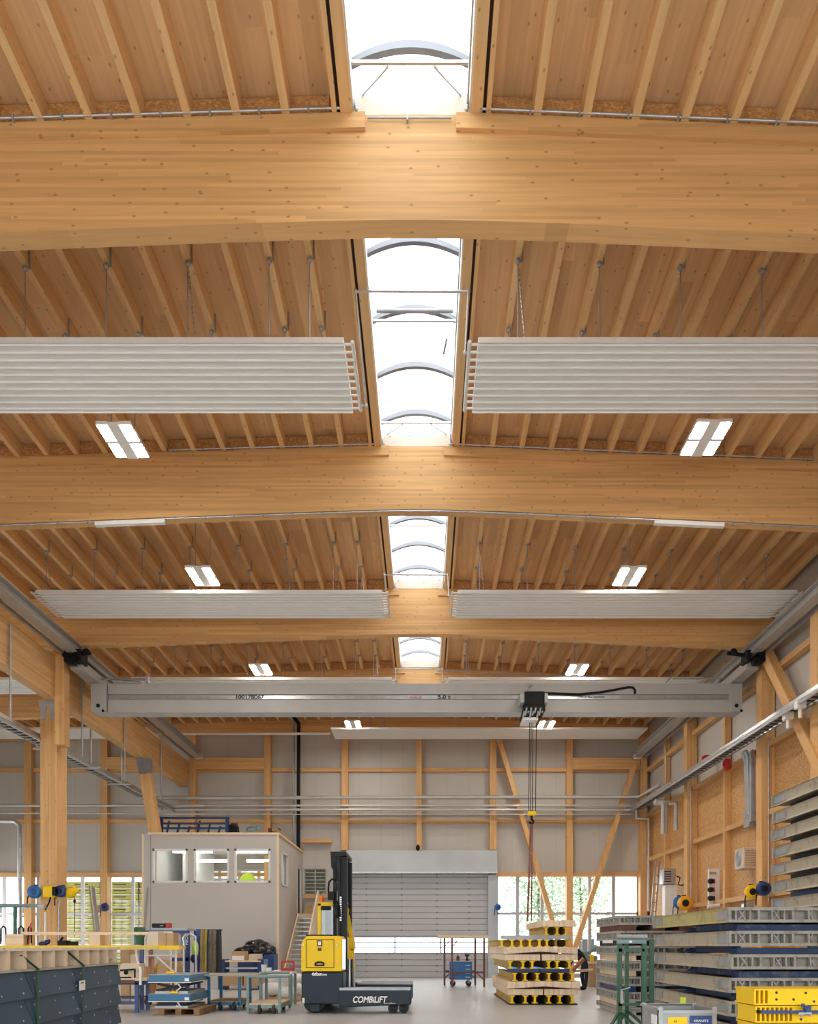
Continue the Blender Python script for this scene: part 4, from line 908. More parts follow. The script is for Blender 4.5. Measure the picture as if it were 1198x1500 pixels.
for a, b, lab, D in ((735, 784, 'longer', SD + .3), (784, 836, 'shorter right', SD + .6)):
    m = MB(); m.box(gx(a, D), gx(b, D), D, D + .25, gz(1375.7, D), gz(1370, D)); solo('dark_batten', m, M['galv_dull'], lab + ' dark grey batten high in the yellow stack', 'batten', 'stack battens')

for py, lab in ((1448, 'lower'), (1397, 'upper')):
    m = MB(); m.box(sx(770), sx(820), SD + .25, SD + 3.9, sz(py), sz(py) + .055); solo('dark_gap_filler', m, M['brown_red'], 'added brown filler hiding daylight under the raised middle of the %s wide pale slab' % lab, 'batten', 'stack battens')  # dark filler added so daylight does not show through the gap
# ---------------------------------------------------------------- scaffold trestle table and blue tool cart
TD = 28.7; t = thing('trestle_table', 'rusty tube trestle table with a wooden top, before the big door', 'trestle', at(680, 1446, TD))
zt3 = gz(1374, TD)
MB().box(gx(641, TD), gx(716.5, TD), TD - .05, TD + 1.5, zt3, zt3 + .1).build('wooden_top', M['pale_x'], t)
for px, D in ((662, TD), (709, TD), (651, TD + 1.4), (696, TD + 1.4)):
    x = gx(px if D == TD else px, D); m = MB(); m.tube((x, D, 0), (x, D, zt3), .035, 8); m.build('leg', M['brown_red'], t)
for D, a, b in ((TD, 662, 709), (TD + 1.4, 651, 696)):
    z = .52; m = MB(); m.tube((gx(a, D), D, z), (gx(b, D), D, z), .03, 8); m.tube((gx(a, D), D, z - .28), (gx(a, D) + .28, D, z), .022, 6); m.tube((gx(b, D), D, z - .28), (gx(b, D) - .28, D, z), .022, 6); m.tube((gx(a, D), D, zt3 - .32), (gx(a, D) + .22, D, zt3 - .05), .02, 6); m.build('crossbar', M['brown_red'], t)
for a, b in ((662, 651), (709, 696)): MB().tube((gx(a, TD), TD, .5), (gx(b, TD + 1.4), TD + 1.4, .5), .025, 8).build('side_bar', M['brown_red'], t)
KD = 29.4; t = thing('tool_cart', 'blue tool cart on castors under the trestle table', 'cart', at(675, 1446, KD))
a, b = gx(658.5, KD), gx(691.5, KD); z0, z1 = gz(1435, KD), gz(1408, KD)
MB().box(a, b, KD, KD + .55, z0, z1 - .02).build('cart_body', M['blue_bright'], t, bevel=.02)
MB().box(a - .01, b + .01, KD - .01, KD + .56, z1 - .02, z1 + .01).build('tray_top', M['galv_dull'], t)
m = MB(); m.box(a + .55, b - .05, KD - .006, KD, z0 + .03, z1 - .05); m.build('drawer_front', M['blue_bright'], t)
for k in range(4): MB().box(a + .57, b - .07, KD - .015, KD - .006, z0 + .08 + k * .14, z0 + .1 + k * .14).build('drawer_handle', M['galv'], t)
for x in (a + .12, b - .12):
    for yy in (KD + .1, KD + .45):
        m = MB(); m.lathe([(.02, -.02), (.1, -.02), (.1, .02), (.02, .02)], (x, yy, .1), 14, 'y'); c = m.build('castor', M['rubber'], t); MB().box(x - .03, x + .03, yy - .03, yy + .03, .1, z0).build('fork', M['galv_dull'], c)
m = MB(); m.lathe([(.06, 0), (.06, .14), (.03, .18), (.03, .2)], (gx(671, KD), KD + .2, z1 + .01), 12); solo('spray_can', m, M['brown_red'], 'small can on top of the blue tool cart', 'can')
m = MB(); c = at(684, 1407.5, KD + .2); m.tube((c.x, c.y, z1 + .01), (c.x, c.y, z1 + .2), .03, 8); m.bar((c.x - .08, c.y, z1 + .22), (c.x + .08, c.y, z1 + .2), .05, .06); m.box(c.x - .05, c.x + .05, c.y - .05, c.y + .05, z1 + .01, z1 + .07); solo('cordless_drill', m, M['black'], 'dark cordless drill on the right of the blue tool cart', 'drill')

# ---------------------------------------------------------------- person bending at a bench
def skin_person(name, pts, edges, rad, m):
    me = bpy.data.meshes.new(name); me.from_pydata([tuple(p) for p in pts], edges, []); o = bpy.data.objects.new(name, me); C.objects.link(o); me.materials.append(m)
    sk = o.modifiers.new('skin', 'SKIN'); ss = o.modifiers.new('sub', 'SUBSURF'); ss.levels = 2; ss.render_levels = 2
    for i, r in enumerate(rad): me.skin_vertices[0].data[i].radius = r if isinstance(r, tuple) else (r, r); me.skin_vertices[0].data[i].use_root = (i == 0)
    dg = bpy.context.evaluated_depsgraph_get(); m2 = bpy.data.meshes.new_from_object(o.evaluated_get(dg)); o.modifiers.clear(); o.data = m2
    m2.polygons.foreach_set('use_smooth', [True] * len(m2.polygons)); return o
PB = Vector((5.28, 27.0, 0)); V = lambda x, y, z: PB + Vector((x, y, z))
pts = [V(0, 0, .93), V(-.14, 0, 1.09), V(-.30, 0, 1.21), V(-.41, 0, 1.27), V(-.52, 0, 1.27),
       V(-.01, -.1, .88), V(.03, -.11, .50), V(.00, -.11, .09), V(-.13, -.12, .05), V(.0, .1, .88), V(-.08, .12, .50), V(-.02, .12, .09), V(-.15, .13, .05),
       V(-.40, -.19, 1.20), V(-.46, -.24, .95), V(-.55, -.2, .76), V(-.40, .19, 1.20), V(-.47, .24, .95), V(-.60, .2, .78)]
ed = [(0, 1), (1, 2), (2, 3), (3, 4), (0, 5), (5, 6), (6, 7), (7, 8), (0, 9), (9, 10), (10, 11), (11, 12), (3, 13), (13, 14), (14, 15), (3, 16), (16, 17), (17, 18)]
rd = [(.15, .17), (.15, .17), (.16, .19), (.13, .16), .06, .1, .07, .055, .045, .1, .07, .055, .045, .07, .048, .035, .07, .048, .035]
pr = skin_person('person', pts, ed, rd, M['navy_cloth']); WM[pr.name] = Matrix.Identity(4)
tag(pr, 'person in dark navy workwear bending over behind the yellow stack', 'person')
h = MB(); h.ball(V(-.66, 0, 1.25), .105, (1.15, .85, 1.05), 14, 10); h.ball(V(-.76, 0, 1.19), .02); h.ball(V(-.65, -.09, 1.25), .025); h.ball(V(-.65, .09, 1.25), .025); h.build('head', M['skin'], pr)
h = MB(); h.ball(V(-.635, 0, 1.285), .107, (1.1, .92, .95), 14, 10); h.build('hair', M['hair'], pr)
for sy in (-.2, .2):
    hd = MB(); b0 = V(-.555 if sy < 0 else -.605, sy, .74); hd.ball(b0, .042, (.8, 1, 1.1))
    for k in range(4): hd.path([b0 + Vector((0, -.03 + .02 * k, -.03)), b0 + Vector((-.02, -.03 + .02 * k, -.07)), b0 + Vector((-.04, -.03 + .02 * k, -.085 + .004 * abs(k - 1)))], .009, 6)
    hd.path([b0 + Vector((.02, .03, 0)), b0 + Vector((-.02, .05, -.03)), b0 + Vector((-.045, .05, -.05))], .01, 6); hd.build('hand', M['skin'], pr)
for sy in (-.12, .125): MB().ball(V(-.09, sy, .05), .06, (2.1, .85, .85), 12, 8).build('shoe', M['black'], pr)
m = MB(); m.tube(at(839, 1423, 26.2), at(868, 1420.5, 26.4), .045, 10); solo('round_post', m, M['pale_x'], 'pale round timber in front of the bending person', 'timber')
m = MB(); m.tube(at(838, 1422, 26.1), at(855, 1404, 26.1), .07, 9); solo('leaning_tube', m, M['copper_pipe'], 'brown tube leaning beside the bending person', 'tube')
BD = 28.6; t = thing('work_bench', 'cluttered wooden bench behind the bending person', 'bench', at(868, 1446, BD))
MB().box(gx(838, BD), gx(880, BD), BD, BD + .8, .82, .9).build('bench_top', M['pale_x'], t)
m = MB(); m.box(gx(864, BD), gx(874, BD), BD + .05, BD + .7, 0, .82); m.build('cupboard', M['cardboard'], t)
for px in (840, 878): MB().box(gx(px, BD) - .04, gx(px, BD) + .04, BD + .05, BD + .12, 0, .82).build('leg', M['pale_z'], t)
m = MB(); c = at(861, 1398, BD + .3); m.box(c.x - .25, c.x + .3, c.y - .2, c.y + .2, .905, 1.1); m.tube((c.x - .1, c.y, 1.1), (c.x + .28, c.y, 1.4), .06); m.ball((c.x + .25, c.y, 1.36), .13); m.box(c.x - .3, c.x, c.y - .1, c.y + .1, 1.1, 1.25); solo('bench_saw', m, M['green_grey'], 'grey green chop saw on the bench behind the person', 'saw', bevel=.02)
m = MB(); c = at(868.5, 1412, BD - .2); m.box(c.x - .05, c.x + .09, BD + .05, BD + .25, .903, 1.13); solo('yellow_level', m, M['yellow'], 'small yellow tool case standing on the bench', 'tool case', bevel=.02)
m = MB()
for k in range(5): m.tube((gx(872 + k % 3 * 3, BD), BD - .3 + .06 * k, .0), (gx(871 + k * 2, BD), BD - .25, .75 - .07 * k), .03, 6)
m.box(gx(870, BD), gx(882, BD), BD - .45, BD - .2, .0, .25); solo('scrap_bundle', m, M['galv_dull'], 'bundle of grey scrap bars beside the left stack of panels', 'bundle')
# ---------------------------------------------------------------- stacks of worn formwork panels on the right
def fpanel(X0, X1, y0, y1, z0, z1, lab, grp, side='timber_worn', short=False):
    """frame with ribs on the face towards the viewer (y0), long timber face towards the left (X0)"""
    t = thing('formwork_element', lab, 'formwork panel', ((X0 + X1) / 2, (y0 + y1) / 2, z0), 0, grp); h = z1 - z0; e = .045
    m = MB(); m.box(X0 + .06, X1, y0 + .14, y1, z0 + .03, z1 - .03); m.build('core', M['grey_ply'], t)
    m = MB(); m.box(X0, X1, y0, y0 + .12, z1 - e, z1); m.box(X0, X1, y0, y0 + .12, z0, z0 + e); m.build('edge_chord', M['frame_worn'], t)
    x = X0; k = 0; pat = [.0, .09, .3, .42, .62, .80, .92, 1.16]
    while x < X1 - .05:
        w = .022 if k % 3 else .035; MB().box(x, min(x + w, X1), y0 + .005, y0 + .11, z0 + e, z1 - e).build('rib', M['frame_worn'], t); k += 1; x = X0 + (k // 8) * 1.35 + pat[k % 8]
    x = X0 + .20
    while x < X1 - .1:
        m = MB()
        for s in (-1, 1): m.bar((x - .045 * s, y0 + .04 + .01 * s, z0 + e), (x + .045 * s, y0 + .04 + .01 * s, z1 - e), .022, .02, (0, 1, 0))
        m.build('lattice', M['frame_worn'], t)
        x += .50
    if not short:
        m = MB(); m.prism([(X0 + .0, z0), (X0 + .02, z0 + .005), (X0 + .035, z0 + .04), (X0 + .035, z1 - .04), (X0 + .02, z1 - .005), (X0, z1), (X0 + .06, z1), (X0 + .06, z0)], 'y', y0 + .13, y1 - .02); m.build('side_face', M[side], t)
        for ya, yb in ((y0 + .16, y0 + .55), (y1 - .55, y1 - .1)): MB().box(X0 + .018, X0 + .032, ya, yb, z0 + .045, z1 - .045).build('maker_plate', M['galv_dull'], t)
        m = MB(); m.box(X0 - .012, X0 + .05, y1 - .05, y1, z0, z1); m.build('end_frame', M['frame_worn'], t)
    else:
        m = MB(); m.box(X0, X0 + .1, y0 + .12, y1, z1 - e, z1); m.box(X0, X0 + .1, y0 + .12, y1, z0, z0 + e); m.build('edge_chord', M['frame_worn'], t)
        y = y0 + .2; k = 0
        while y < y1: MB().box(X0 + .005, X0 + .08, y, y + (.03 if k % 2 else .06), z0 + e, z1 - e).build('rib', M['frame_worn'], t); y += .19 if k % 3 else .13; k += 1
NB = ['top', 'second from the top', 'third from the top', 'fourth from the top', 'fifth from the top', 'sixth from the top', 'lowest', 'lowest']
off = [0, 0, .05, .0, .0, .03]
for k in range(6):
    z1 = gz(1329, 12) - .345 * k; z0 = z1 - .222
    fpanel(4.46 + off[k], 7.6, 12.0 + off[k], 16.0 - .08 * (k % 2), z0, z1, NB[k if k < 5 else 6] + ' worn grey panel of the big stack at the right edge' + (', yellowish long side' if k == 0 else ''), 'panels of the near right stack', 'timber_yellow' if k == 0 else 'timber_worn')
    zz0 = max(z0 - .122, 0); xl = 4.62 + off[k] * .5
    m = MB()
    for yy in (12.1, 14.0): m.prism([(xl - .15 if yy > 13 else xl - .42 + .4, zz0 + .004), (7.55, zz0 + .004), (7.55, z0 - .03), (xl, z0 - .03)], 'y', yy, yy + .25)
    m.box(xl + .0, xl + .15, 12.37, 13.98, zz0 + .02, z0 - .004)
    solo('spacer_beam', m, M['blue_worn' if k in (0, 2) else 'blue_spacer'], ['topmost dark', 'bright blue, second', 'dull blue, third', 'blue, fourth', 'blue, fifth', 'lowest blue'][k] + ' spacer in the big right stack', 'spacer', 'spacers of the near right stack')
for k in range(7):
    z1 = gz(1341, 17) - .318 * k; z0 = max(z1 - .195, .06)
    fpanel(4.04, 5.95, 17.0, 19.3, z0, z1, NB[k] + ' grey lattice panel of the stack behind the green stand', 'panels of the middle stack', short=True)
    zz0 = max(z0 - .12, 0); m = MB()
    for xx in (4.10, 4.7, 5.3): m.box(xx, xx + .3, 17.05, 18.9, zz0 + .003, z0 - .003)
    m.box(4.10, 5.9, 18.95, 19.2, zz0 + .003, z0 - .003)  # rear closer added to stop window light showing between the panels
    solo('timber_spacer', m, M[['brown_red', 'dark_steel', 'pale_y', 'pale_y', 'blue', 'pale_y', 'pale_y'][k]], ['reddish spacers below the top panel', 'dark spacers under the second panel', 'pale spacers under the third panel', 'pale spacers under the fourth panel', 'blue spacers under the fifth panel', 'pale spacers under the sixth panel', 'flat spacers under the lowest panel'][k] + ' behind the green stand', 'spacer', 'spacers of the middle stack')
    
c = at(893, 1378, 17.0); m = MB(); m.box(c.x - .15, c.x + .06, 16.985, 17.0, 1.51 - .01, 1.56 + .0); solo('white_label', m, M['paper'], 'small white label on the stack behind the green stand', 'label')
for k in range(7):
    z1 = 4.42 - .342 * k; z0 = z1 - .225
    fpanel(6.9, 9.0, 12.3, 16.3 - .05 * (k % 2), z0, z1, NB[k] + ' panel of the high stack on the right, against the wall', 'panels of the high stack')
    m = MB(); m.box(7.1, 7.24, 12.6, 15.9, z0 - .112, z0 - .004); m.box(8.5, 8.64, 12.6, 15.9, z0 - .112, z0 - .004)
    solo('spacer_beam', m, M['dark_steel' if k < 5 else 'blue_deep'], NB[k] + ' dark spacer between the panels of the high right stack', 'spacer', 'spacers of the high stack')
m = MB(); m.box(6.7, 9.1, 12.2, 16.4, 2.005, 2.03); 
# support under the high stack, behind the near stack
for k in range(6):
    z1 = 2.13 - .345 * k if k else 2.13; z0 = z1 - .225
    if k == 0: z0, z1 = 1.90, 2.13
    fpanel(7.65, 9.3, 12.3, 16.4, max(z0, .02), z1, NB[k if k < 5 else 6] + ' panel below the high stack, mostly hidden behind the big right stack', 'panels under the high stack', short=False)
m = MB(); m.bar(at(1169, 1334.5, 12.3), at(1198, 1330, 12.3), .2, .03); solo('loose_board', m, M['copper_pipe'], 'orange brown board on top of the big right stack', 'board')

# ---------------------------------------------------------------- green stand
G = thing('roller_stand', 'green steel roller stand before the panel stacks', 'stand', (3.42, 13.6, 0), 0)
gxv = lambda p: gx(p, 13.5)
for px, D, w in ((908, 13.5, .075), (944, 13.5, .075), (918.5, 13.9, .06), (955, 13.9, .07)):
    x = gx(px, D); MB().box(x - w / 2, x + w / 2, D, D + w, .02, gz(1376, D)).build('post', M['green'], G)
for px, D in ((908, 13.5), (918.5, 13.9)):
    x = gx(px, D); m = MB(); m.bar((x, D + .04, .35), (x - .36, D - .5, .02), .04, .04); m.bar((x, D + .04, .35), (x + .3, D - .4, .02), .04, .04); m.bar((x - .4, D - .3, .025), (x + .4, D - .3, .025), .04, .04); m.build('foot', M['green'], G)
z = gz(1376, 13.5)
MB().tube((gxv(904), 13.52, z + .04), (gxv(948), 13.52, z + .04), .04, 12).build('roller', M['galv_dull'], G)
m = MB(); m.box(gxv(904), gxv(946), 13.48, 13.56, z - .07, z - .0); m.build('top_beam', M['green_grey'], G)
MB().box(gxv(921), gxv(925), 13.475, 13.48, z - .055, z - .02).build('white_sticker', M['paper'], G)
MB().box(gxv(906), gxv(944), 13.5, 13.56, gz(1394, 13.5), gz(1389.5, 13.5)).build('crossbar', M['green'], G)
MB().box(gxv(906), gxv(944), 13.5, 13.56, gz(1474, 13.5), gz(1469, 13.5)).build('crossbar', M['green'], G)
m = MB(); m.tube((gxv(909), 13.45, gz(1450, 13.5)), (gxv(921), 13.4, gz(1446, 13.5)), .012, 6); m.box(gxv(908), gxv(911), 13.44, 13.5, gz(1470, 13.5), gz(1449, 13.5)); m.build('crank_lever', M['galv_dull'], G)
# ---------------------------------------------------------------- grey bin
BX = thing('steel_bin', 'open grey steel bin with yellow and blue labels, bottom right', 'bin', (2.82, 9.1, 0))
x0, x1, y0, y1, zt4 = 2.50, 3.12, 8.76, 9.46, .765
m = MB(); m.box(x0, x1, y0, y0 + .02, .12, zt4 - .03); m.box(x0, x1, y1 - .02, y1, .12, zt4); m.box(x0, x0 + .02, y0, y1, .12, zt4); m.box(x1 - .02, x1, y0, y1, .12, zt4); m.box(x0, x1, y0, y1, .1, .12); m.build('bin_walls', M['box_grey'], BX)
for xx in (x0, x1 - .045):
    for yy in (y0 - .005, y1 - .04): MB().box(xx, xx + .045, yy, yy + .045, 0, zt4 + .02).build('corner_post', M['galv_dull'], BX)
m = MB(); m.box(x0, x1, y0 - .015, y0 + .02, zt4 - .04, zt4 - .015); m.box(x0 - .01, x0 + .02, y0, y1, zt4 - .015, zt4 + .01); m.box(x0, x1, y1 - .02, y1 + .01, zt4 - .01, zt4 + .01); m.build('rim', M['galv_dull'], BX)
q = lambda px: gx(px, y0)
m = MB(); m.box(q(978), q(1006), y0 - .012, y0 - .001, gz(1500, y0), gz(1490, y0)); m.build('yellow_label', M['yellow'], BX)
m = MB(); m.box(q(1010), q(1042), y0 - .012, y0 - .001, gz(1508, y0), gz(1487.5, y0)); m.build('blue_label', M['blue'], BX)
text('KRANITE', 'label_lettering', M['white_text'], BX, at(1016, 1497, y0 - .014), .035, sx=1.1)
text('83', 'label_lettering', M['dark_text'], BX, at(987, 1497.5, y0 - .014), .032)
m = MB(); m.box(q(1010), q(1026), y0 - .013, y0 - .011, gz(1502, y0), gz(1499.5, y0)); m.build('white_strip', M['paper'], BX)
m = MB(); m.box(x0 - .01, x0 - .001, y0 + .05, y0 + .25, gz(1502, y0), gz(1488, y0)); m.build('paper_label', M['paper'], BX)
m = MB(); c = at(1000, 1466, 11.9); m.box(c.x - .035, c.x + .045, 11.9, 11.92, c.z - .05, c.z + .05); o = solo('yellow_tag', m, M['hivis'], 'small lime tag on the front of the big right stack', 'tag')
# ---------------------------------------------------------------- yellow beams, bottom right
YD = 8.0; yx = lambda p: gx(p, YD); yz = lambda p: gz(p, YD)
for k, (px0, py0, py1) in enumerate(((1104, 1448.5, 1472), (1106, 1473.5, 1498), (1106, 1499.5, 1523), (1106, 1525, 1548), (1106, 1550, 1573), (1106, 1575, 1600.5))):
    t = thing('steel_waler', NB[k if k < 5 else 6] + ' bright yellow waler of the stack in the bottom right corner', 'waler', (4.1, YD + .3, yz(py1)), 0, 'yellow walers')
    x0, x1, z0, z1 = yx(px0), 5.0, yz(py1), yz(py0)
    m = MB(); xm = yx(1127) if k != 1 else yx(1163); m.box(xm, x1, YD, YD + .02, z0 + .012, z1 - .012); m.build('web_plate', M['yellow'], t)
    m = MB(); m.box(x0, x1, YD - .015, YD + .5, z1 - .014, z1); m.box(x0, x1, YD - .015, YD + .5, z0, z0 + .014); m.build('flange', M['yellow'], t)
    m = MB(); xx = x0
    while xx < xm: m.box(xx, xx + .018, YD - .005, YD + .45, z0 + .014, z1 - .014); xx += .045
    m.build('ribs', M['yellow'], t)
    m = MB(); m.box(x0 + .02, x1, YD + .40, YD + .42, z0 + .014, z1 - .014); m.build('rear_plate', M['yellow'], t)
    if k < 2:
        m = MB()
        for px, py in ((1137, 1454), (1137, 1464), (1137, 1474), (1180, 1454.5), (1162, 1464), (1192, 1467)) if k == 0 else ((1173, 1493), (1180, 1497)):
            p = at(px, py, YD); m.lathe([(.002, -.008), (.012, -.006), (.012, .001)], (p.x, YD, p.z), 10, 'y')
        m.build('bolt_heads', M['dark_text'], t)
t = thing('clamp_bar', 'blue clamp bar lying against the yellow walers', 'clamp', at(1160, 1484, YD - .06))
m = MB(); m.box(yx(1110), yx(1225), YD - .07, YD - .035, yz(1484), yz(1479.5)); m.build('bar', M['blue'], t)
m = MB(); m.box(yx(1174), yx(1182), YD - .09, YD - .03, yz(1486), yz(1472)); m.tube(at(1176, 1475, YD - .1), at(1176, 1470, YD - .1), .018, 8); m.tube(at(1180, 1478, YD - .1), at(1180, 1473, YD - .1), .018, 8); m.build('clamp_head', M['blue'], t, bevel=.004)
m = MB(); m.bar(at(1169, 1485, YD - .09), at(1188, 1484, YD - .09), .02, .02); m.ball(at(1174, 1488, YD - .09), .014); m.ball(at(1186, 1487, YD - .09), .014); m.build('screw_plate', M['galv_dull'], t)
MB().ball(at(1110, 1481.5, YD - .052), .018).build('end_knob', M['black'], t)

# ---------------------------------------------------------------- right wall fittings
def wallbox(px0, px1, py0, py1, D, dep, lab, nm, cat, mat, bev=.02):
    m = MB(); m.box(gx(px0, D), gx(px1, D), D, D + dep, gz(py1, D), gz(py0, D)); return solo(nm, m, M[mat], lab, cat, bevel=bev)
t = thing('outdoor_unit', 'beige ventilation unit high on the right wall, above the reels', 'ventilation unit', (9.75, 25.5, gz(1271, 25)))
D = 25.0; m = MB(); m.box(gx(1089, D), XR - .04, D, D + .75, gz(1272, D), gz(1241, D)); m.build('casing', M['cardboard_pale'], t, bevel=.03)
m = MB(); m.lathe([(.0, 0), (.24, 0), (.24, .01), (.0, .012)], (gx(1089, D) - .01, D + .42, gz(1256, D)), 18, 'x'); m.build('fan_grille', M['galv_dull'], t)
m = MB(); 
for k in range(7): m.box(gx(1090, D) + .02, XR - .1, D - .012, D, gz(1268 - 3.6 * k, D), gz(1266.5 - 3.6 * k, D))
m.build('louvre', M['cardboard'], t)
D = 32.0; t = thing('wall_heater', 'small metal heater above the white cabinet on the right wall', 'heater', (9.6, 32.3, gz(1296, D)))
m = MB(); m.box(gx(971, D), gx(990, D), D, D + .5, gz(1295, D), gz(1272, D)); m.build('casing', M['galv'], t, bevel=.03); m = MB()
for k in range(5): m.box(gx(973, D), gx(983, D), D - .02, D, gz(1292 - 3.6 * k, D), gz(1290.5 - 3.6 * k, D))
m.build('grille', M['dark_steel'], t); m = MB(); m.path([at(991, 1283, D + .1), at(996, 1286, D + .1), at(993, 1296, D + .1), at(999, 1297, D + .1), at(1003, 1295, D + .1)], .03, 7); m.build('hose', M['dark_steel'], t)
wallbox(974, 992, 1296, 1345, 32.1, .4, 'tall white cabinet under the small heater on the right wall', 'white_cabinet', 'cabinet', 'plastic_white')
D = 28.4; t = thing('switchboard', 'grey socket panel with three round plugs on the right wall', 'socket panel', (9.95, 28.6, gz(1327, D)))
m = MB(); m.box(gx(1038, D), gx(1050, D) + .1, D, D + .1, gz(1325, D), gz(1272.5, D)); m.build('back_panel', M['plastic_white'], t, bevel=.01)
for k, mt in enumerate(('red', 'orange', 'green')):
    zc2 = gz(1291 + 12.5 * k, D); m = MB(); m.lathe([(.02, -.14), (.085, -.14), (.095, -.02), (.095, 0)], (gx(1040, D), D, zc2), 14, 'y'); m.build('socket', M['dark_steel'], t)
    m = MB(); m.box(gx(1044, D), gx(1047, D), D - .02, D, zc2 - .08, zc2 + .08); m.build('switch', M[mt], t)
m = MB(); m.box(gx(1039, D), gx(1049, D), D - .01, D, gz(1281, D), gz(1277, D)); m.build('label_strip', M['cardboard'], t)
def reel(px, py, D, r, w, mat, lab, ax='y', plate=True):
    c = at(px, py, D); t = thing('hose_reel', lab, 'hose reel', (c.x, c.y, c.z - r), 0, 'hose reels')
    MB().lathe([(r * .5, -w / 2), (r * .94, -w / 2), (r, -w * .3), (r, w * .3), (r * .94, w / 2), (r * .5, w / 2)], c, 22, ax).build('drum_case', M[mat], t)
    d = {'y': (0, -1, 0), 'x': (-1, 0, 0)}[ax]; d = Vector(d)
    MB().lathe([(0.01, -w * .56), (r * .42, -w * .56), (r * .5, -w * .5), (r * .5, w * .5)], c, 16, ax).build('hub', M['dark_steel'] if mat != 'blue_bright' else M['blue'], t)
    m = MB(); m.box(c.x - r * .25, c.x + r * .25, c.y + w * .3, c.y + w * .7, c.z + r * .2, c.z + r * 1.15); m.build('bracket', M['black'], t)
    m = MB(); m.path([c + Vector((-r * .8, 0, -r * .3)), c + Vector((-r * 1.0, -.02, -r * 1.0)), c + Vector((-r * 1.05, -.02, -r * 2.4))], .018, 6); m.build('hose_end', M['black'], t)
reel(995, 1322, 30.6, .24, .14, 'blue_bright', 'blue hose reel half hidden behind a yellow one, right wall')
reel(1003, 1323, 30.2, .27, .2, 'orange_yellow', 'yellow orange reel with a dark hub, near the white cabinet')
reel(1101, 1306.5, 23.6, .2, .16, 'yellow', 'yellow hose reel left of a blue one on the big right wall post')
reel(1117.5, 1302, 23.5, .2, .24, 'blue', 'dark blue hose reel on the big right wall post')
wallbox(1090, 1104, 1323, 1333, 24.6, .25, 'pale blue box under the yellow reel on the right wall', 'pale_box', 'box', 'galv')
m = MB(); m.tube(at(1036, 1328, 27.6), at(1054, 1326, 27.6), .06, 10); solo('white_tube', m, M['steel_white'], 'white tube lying on the rail below the socket panel', 'tube')
t = thing('ladder', 'aluminium ladder leaning in the far right corner', 'ladder', at(955, 1432, 35.6))
p0, p1 = Vector((gx(949, 34.8), 34.8, 0)), at(963, 1262, 34.9); ax = Vector((.22, .2, 0))
for s in (-.5, .5): MB().bar(p0 + ax * s, p1 + ax * s, .07, .05).build('stile', M['galv'], t)
m = MB()
for k in range(13): c = p0 + (p1 - p0) * ((k + .5) / 13); MB().tube(c - ax * .5, c + ax * .5, .022, 6).build('rung', M['galv'], t)
# vertical light conduits on the big posts
for k, (px, D, py0, py1, lab) in enumerate(((1125.5, 23.85, 1080, 1320, 'on the big post with the reels'), (1012, 30.65, 1150, 1330, 'on the post right of the white cabinet'), (975, 34.0, 1095, 1160, 'on the slim post near the ladder'))):
    m = MB(); m.tube(at(px, py0, D), at(px, py1, D), .022, 6); solo('vertical_conduit', m, M['galv'], 'thin vertical conduit ' + lab, 'conduit')
reel(729, 1329, 36.9, .15, .2, 'blue_bright', 'small blue reel beside the grey door column')

# ---------------------------------------------------------------- slate panel stack, bottom left
u = Vector((-.0848, .9964, 0)); A0 = Vector((-4.15, 8.0, 0)); nrm = Vector((.9964, .0848, 0))
def sp(D, z, out=0.): s = (D - 8.0) / .9964; p = A0 + u * s + nrm * out; return Vector((p.x, p.y, z))
ROW = ['top', 'second', 'third', 'lowest']; POS = ['nearest', 'middle', 'far']
for r_ in range(4):
    z1 = 1.165 - .285 * r_; z0 = z1 - .283; bd = [6.2, 8.62, 10.12 + .03 * (r_ % 2), 12.05]
    for c_ in range(3):
        a, b = bd[c_], bd[c_ + 1] - .012; s0 = .0 if c_ == 0 else .16; s1 = .16 if c_ < 2 else .02
        t = thing('slate_slab', POS[c_] + ' blue grey panel in the %s row of the strapped slate stack' % ROW[r_], 'panel', sp((a + b) / 2, z0, -.4), 0, 'blue grey slate panels')
        o1, o2 = .035 - .012 * c_ * 0, -.012
        m = MB(); m.hexa([sp(a + s0, z0, -.9), sp(a + s0, z0, o1), sp(b + s1, z0, o1), sp(b + s1, z0, -.9), sp(a, z1, -.9), sp(a, z1, o2), sp(b, z1, o2), sp(b, z1, -.9)])
        m.build('panel_body', M['slate'], t, bevel=.006)
        n_ = int((b - a) / .42)
        for k in range(n_):
            for f in (.22, .74):
                d = a + .2 + k * (b - a - .3) / max(1, n_ - 1) * (1 if n_ > 1 else 0); zz_ = z0 + (z1 - z0) * f; MB().ball(sp(d + s0 * (1 - f), zz_, o1 + (o2 - o1) * f), .011, n=8, m=5).build('rivet', M['galv'], t)
t = thing('timber_rack', 'pale wooden rack with open cells on the slate panels', 'timber rack', sp(9.2, 1.17, -.4))
m = MB(); m.hexa([sp(6.2, 1.17, -.9), sp(6.2, 1.17, .03), sp(12.1, 1.17, .03), sp(12.1, 1.17, -.9), sp(6.2, 1.195, -.9), sp(6.2, 1.195, .03), sp(12.1, 1.195, .03), sp(12.1, 1.195, -.9)]); m.build('base_board', M['grey_ply'], t)
m = MB(); m.hexa([sp(6.2, 1.20, -.9), sp(6.2, 1.20, -.25), sp(11.9, 1.20, -.25), sp(11.9, 1.20, -.9), sp(6.2, 1.37, -.9), sp(6.2, 1.37, -.25), sp(11.9, 1.37, -.25), sp(11.9, 1.37, -.9)]); m.build('back_board', M['grey_ply'], t)
D = 6.52
